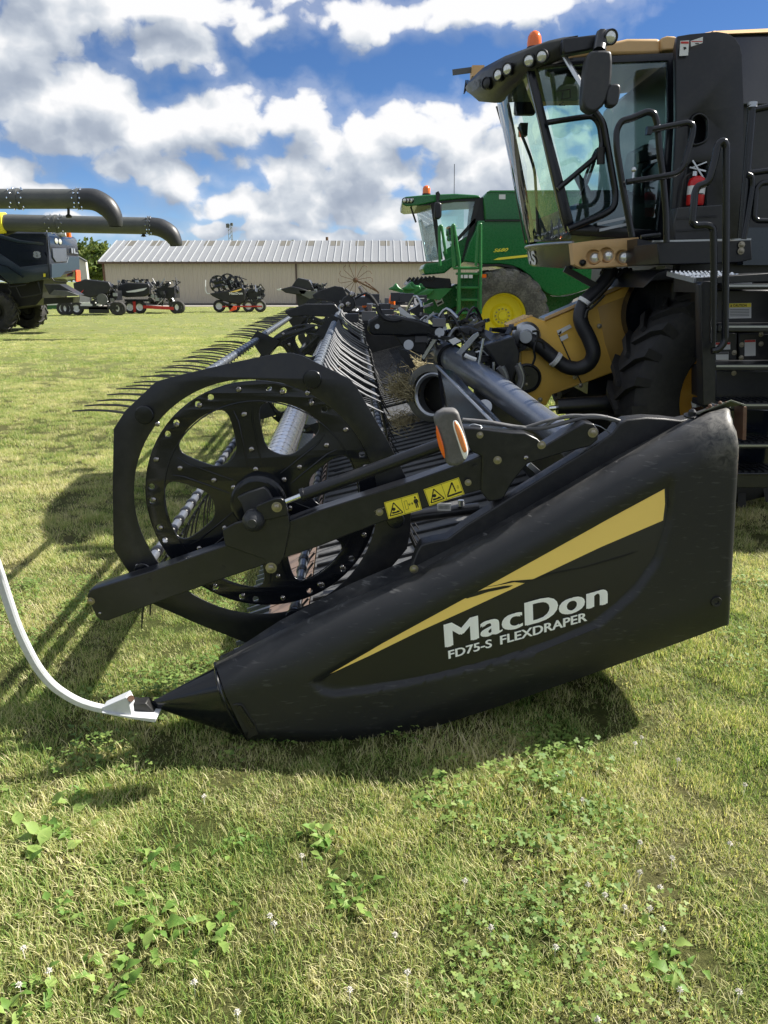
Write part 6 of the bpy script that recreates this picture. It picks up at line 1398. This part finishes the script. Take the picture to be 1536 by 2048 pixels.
B().tube([at(137, 430, 21), at(137, 418, 21)], .035, 8).lathe(at(137, 428, 21), (0, 0, -1), [(.03, 0), (.08, .04), (.07, .09), (0, .1)], 10, up=(0, 1, 0)).obj('auger_work_light', M_['ink'], near)
xq = at(-260, 600, 21).x
B().prism([(xq-6, 20.2, 1.2), (xq, 20.2, 1.2), (xq+.4, 20.2, 2.0), (xq, 20.2, 3.6), (xq-6, 20.2, 3.8)], (0, 3, 0)).obj('body_shell', M_['navy'], near, bevel=.05)
wheel(near, (xq-1, 20.6, .8), .8, .5, .42, M_['rubber'], M_['ink'], 16, -1, 0); wheel(near, (xq-5, 20.6, .95), .95, .7, .5, M_['rubber'], M_['ink'], 16, -1, 0)
# ================================================================== parked headers by the shed
def smallwheel(parent, px, py, Y, r, white=True):
    c = at(px, py, Y); c.z = r
    w_ = B().lathe(c, (0, 1, 0), [(r*.55, -.10), (r*.9, -.11), (r, -.07), (r, .07), (r*.9, .11), (r*.55, .10)], 20, caps=False).obj('wheel', M_['rubber'], parent, smooth=40)
    B().lathe(c, (0, 1, 0), [(r*.56, -.09), (r*.4, -.04), (r*.15, -.06), (0, -.06)], 16, caps=False).obj('rim', M_['label'] if white else M_['ink'], w_, smooth=40)
def clutter(parent, box, Y, d, n, seed, s=.16):
    R = random.Random(seed); bs = {'black': B(), 'steel': B(), 'plastic2': B()}
    for _ in range(n):
        p = at(R.uniform(box[0], box[2]), R.uniform(box[1], box[3]), Y+R.uniform(0, d)); dr = Vector((R.uniform(-1, 1), R.uniform(-.6, .6), R.uniform(-1, 1))).normalized()*s*R.uniform(.5, 1.6); kq = R.choice(['black', 'black', 'black', 'steel', 'plastic2'])
        if R.random() < .7: bs[kq].beam(p-dr, p+dr, .05, .04)
        else: bs[kq].obox(p, (s*.6, 0, 0), (0, s*.5, 0), (0, 0, s*.5))
    for k_, b_ in bs.items():
        if b_.v: tag(b_.obj('machinery_clutter', M_[k_], parent), kind='stuff')
def parked(name_label, Y, shield_px, stripe, stripemat, wheels_, boxc, seed, bars=(), length=1.6, rw=.34, cat_='header'):
    c_ = at(shield_px[0][0], 600, Y); t = thing('draper_header', name_label, cat_, (c_.x+1, Y, 0), 'headers parked by the shed')
    sh_ = pprism('end_shield', shield_px, Y, .35, M_['plastic'], t, bevel=.05)
    if stripe: yplate('stripe', stripe, Y-.03, .02, stripemat, sh_)
    for (x, y) in wheels_: smallwheel(t, x, y, Y+.2, rw)
    clutter(t, boxc, Y+.1, 2.5, 120, seed)
    cc = at((boxc[0]+boxc[2])/2, (boxc[1]+boxc[3])/2, Y); hw = (boxc[2]-boxc[0])*.30*Y/1540; hh = (boxc[3]-boxc[1])*.25*Y/1540
    B().box((cc.x-hw, Y+.5, cc.z-hh), (cc.x+hw, Y+length, cc.z+hh*.8)).obj('frame_box', M_['black'], t)
    for a_, b_, w_, m_ in bars: B().beam(at(*a_, Y+.2), at(*b_, Y+.2), .25, w_).obj('trailer_beam', M_[m_], t)
    return t
h3 = parked('black header on red trailer, thin white rod at its nose, yellow stripe on shield', 45, C2((62,492),(110,482),(200,470),(275,446),(300,458),(302,500),(296,545),(270,562),(230,560),(140,537),(85,510)), C2((190,484),(275,458),(277,466),(240,480)), M_['decalyellow'],
           [C2(p)[0] for p in ((130,590),(326,588),(402,578),(228,574))], C2((280,440))[0]+C2((420,560))[0], 3,
           bars=((C2((150,578))[0], C2((415,576))[0], .07, 'trailerred'), (C2((140,548))[0], C2((230,585))[0], .14, 'black')))
o0 = at(*C2((196,500))[0], 44.95); text_fit('lettering', 'MacDon', o0, (1, 0, .02), (0, 0, 1), .75, .15, M_['label'], h3, off=.04)
pprism('drawbar', C2((190,612),(205,598),(222,575),(243,580),(240,598),(215,608)), 44.3, .1, M_['orangetri'], h3)
for i, (x, y) in enumerate(((120,428),(185,415),(240,430))):
    place('reel_disc', DM, None, h3, Matrix.Translation(at(*C2((x, y))[0], 45.2+.8*i)) @ Mface @ Matrix.Rotation(i*.4, 4, 'Z') @ Matrix.Diagonal((1, 1, 2, 1)))
B().tube(spl([at(*C2(p)[0], 44.95) for p in ((37,400),(36,440),(38,470),(48,490),(66,492))], 4), .03, 6).obj('divider_rod', M_['label'], h3)
for k in range(9): B().tube([at(*C2((70+k*3, 395+k*8))[0], 45.5), at(*C2((120, 400+k*6))[0], 46)], .03, 4).obj('tine_bar', M_['black'], h3)
clutter(h3, C2((90,385))[0]+C2((300,450))[0], 45.2, 2, 60, 8, .12)
h2 = parked('black header with a pale curved stripe resting on a long red trailer', 43, C1((690,700),(700,680),(745,665),(875,670),(886,690),(880,735),(850,748),(745,752),(700,738)), C1((742,718),(870,695),(850,712),(800,722),(755,724)), M_['label'],
           [C1(p)[0] for p in ((772,815),(828,815),(1038,808),(1056,808))], C1((880,655))[0]+C1((1048,790))[0], 4,
           bars=((C1((850,808))[0], C1((1030,818))[0], .16, 'trailerred'), (C1((740,770))[0], C1((900,770))[0], .12, 'black'), (C1((800,840))[0], C1((796,770))[0], .14, 'trailerred')))
pprism('far_shield', C1((1015,690),(1045,685),(1055,720),(1030,745),(1010,740)), 44, .3, M_['plastic'], h2, bevel=.04)
clutter(h2, C1((700,650))[0]+C1((880,680))[0], 43.2, 2, 40, 9, .12)
h1 = parked('black folded header on a black trailer directly behind the left combine', 41, C1((430,668),(500,645),(640,660),(655,690),(640,730),(535,755),(440,730)), None, None,
           [C1(p)[0] for p in ((375,818),(400,818),(455,817),(688,812),(706,812))], C1((540,680))[0]+C1((690,800))[0], 5,
           bars=((C1((470,812))[0], C1((700,815))[0], .16, 'black'), (C1((530,828))[0], C1((640,828))[0], .3, 'black'), (C1((480,800))[0], C1((600,795))[0], .10, 'label')))
yplate('red_curve', E5((990,950),(1030,930),(1070,890),(1060,915),(1030,948)), 40.9, .02, M_['trailerred'], h1)
B().lathe(at(*E5((1310,1015))[0], 40.8), (0, -1, 0), [(.28, 0), (.28, .05), (0, .06)], 20).obj('end_pulley', M_['grey'], h1)
h5 = thing('grain_cart', 'low green and white implement glimpsed between the left wheels', 'implement', at(110, 617, 50))
pprism('frame', C1((250,795),(375,795),(378,825),(255,825)), 50, 1.5, M_['greenlt'], h5); pprism('white_beam', C1((250,788),(560,780),(560,792),(250,800)), 49.8, .3, M_['label'], h5)
h4 = thing('grain_header', 'black pointed header with a white tip standing just left of the curved rake wheel', 'header', at(*C2((680,540))[0], 38), 'headers parked by the shed')
pprism('end_divider', C2((535,462),(610,442),(660,452),(720,470),(700,500),(640,498),(570,486)), 38, .4, M_['plastic'], h4, bevel=.04)
pprism('divider_tip', C2((510,462),(535,456),(545,462),(538,472),(520,470)), 38.1, .12, M_['label'], h4)
pprism('reel_cover', C2((612,442),(640,400),(655,386),(730,402),(752,440),(745,470),(660,462)), 38.3, 1.0, M_['black'], h4, bevel=.03)
pprism('side_sheet', C2((660,470),(800,480),(806,500),(740,530),(680,500)), 38.0, .3, M_['grey'], h4)
pprism('lower_frame', C2((640,490),(830,480),(830,560),(660,600)), 38.6, 3.0, M_['black'], h4); clutter(h4, C2((740,430))[0]+C2((835,480))[0], 38.2, 2, 60, 11, .12)
# hay rake wheel
rk = thing('rake_wheel', 'spidery rake wheel with curved tines on a rusty arm in front of the shed', 'rake', at(*C2((1038,470))[0], 30)*1.0)
rc = at(*C2((1038,402))[0], 30)
for k in range(14):
    a = 2*math.pi*k/14+.2; P = []
    for q, da in ((.02, 0), (.5, 0), (.9, -.02), (1.02, -.12), (1.04, -.30)): P.append(rc+Vector((math.cos(a+da)*q*.62, .05, math.sin(a+da)*q*.62)))
    B().tube(P, .010, 5).obj('curved_tine', M_['rust'], rk)
B().lathe(rc, (0, -1, 0), [(.09, -.05), (.09, .05), (.03, .08), (0, .08)], 16).obj('hub', M_['rust'], rk)
B().beam(rc, at(*C2((1190,480))[0], 30), .06, .06).beam(at(*C2((1100,410))[0], 30.1), at(*C2((1180,470))[0], 30.1), .04, .04).obj('support_arm', M_['rust'], rk)
B().beam(at(*C2((1190,480))[0], 30), at(*C2((1195,640))[0], 30), .06, .06).obj('support_leg', M_['rust'], rk)
for n_ in ('caster',): B().cyl((rc.x+1.2, 30, 0), (rc.x+1.2, 30, .4), .05, 8).obj('stand_leg', M_['rust'], rk)
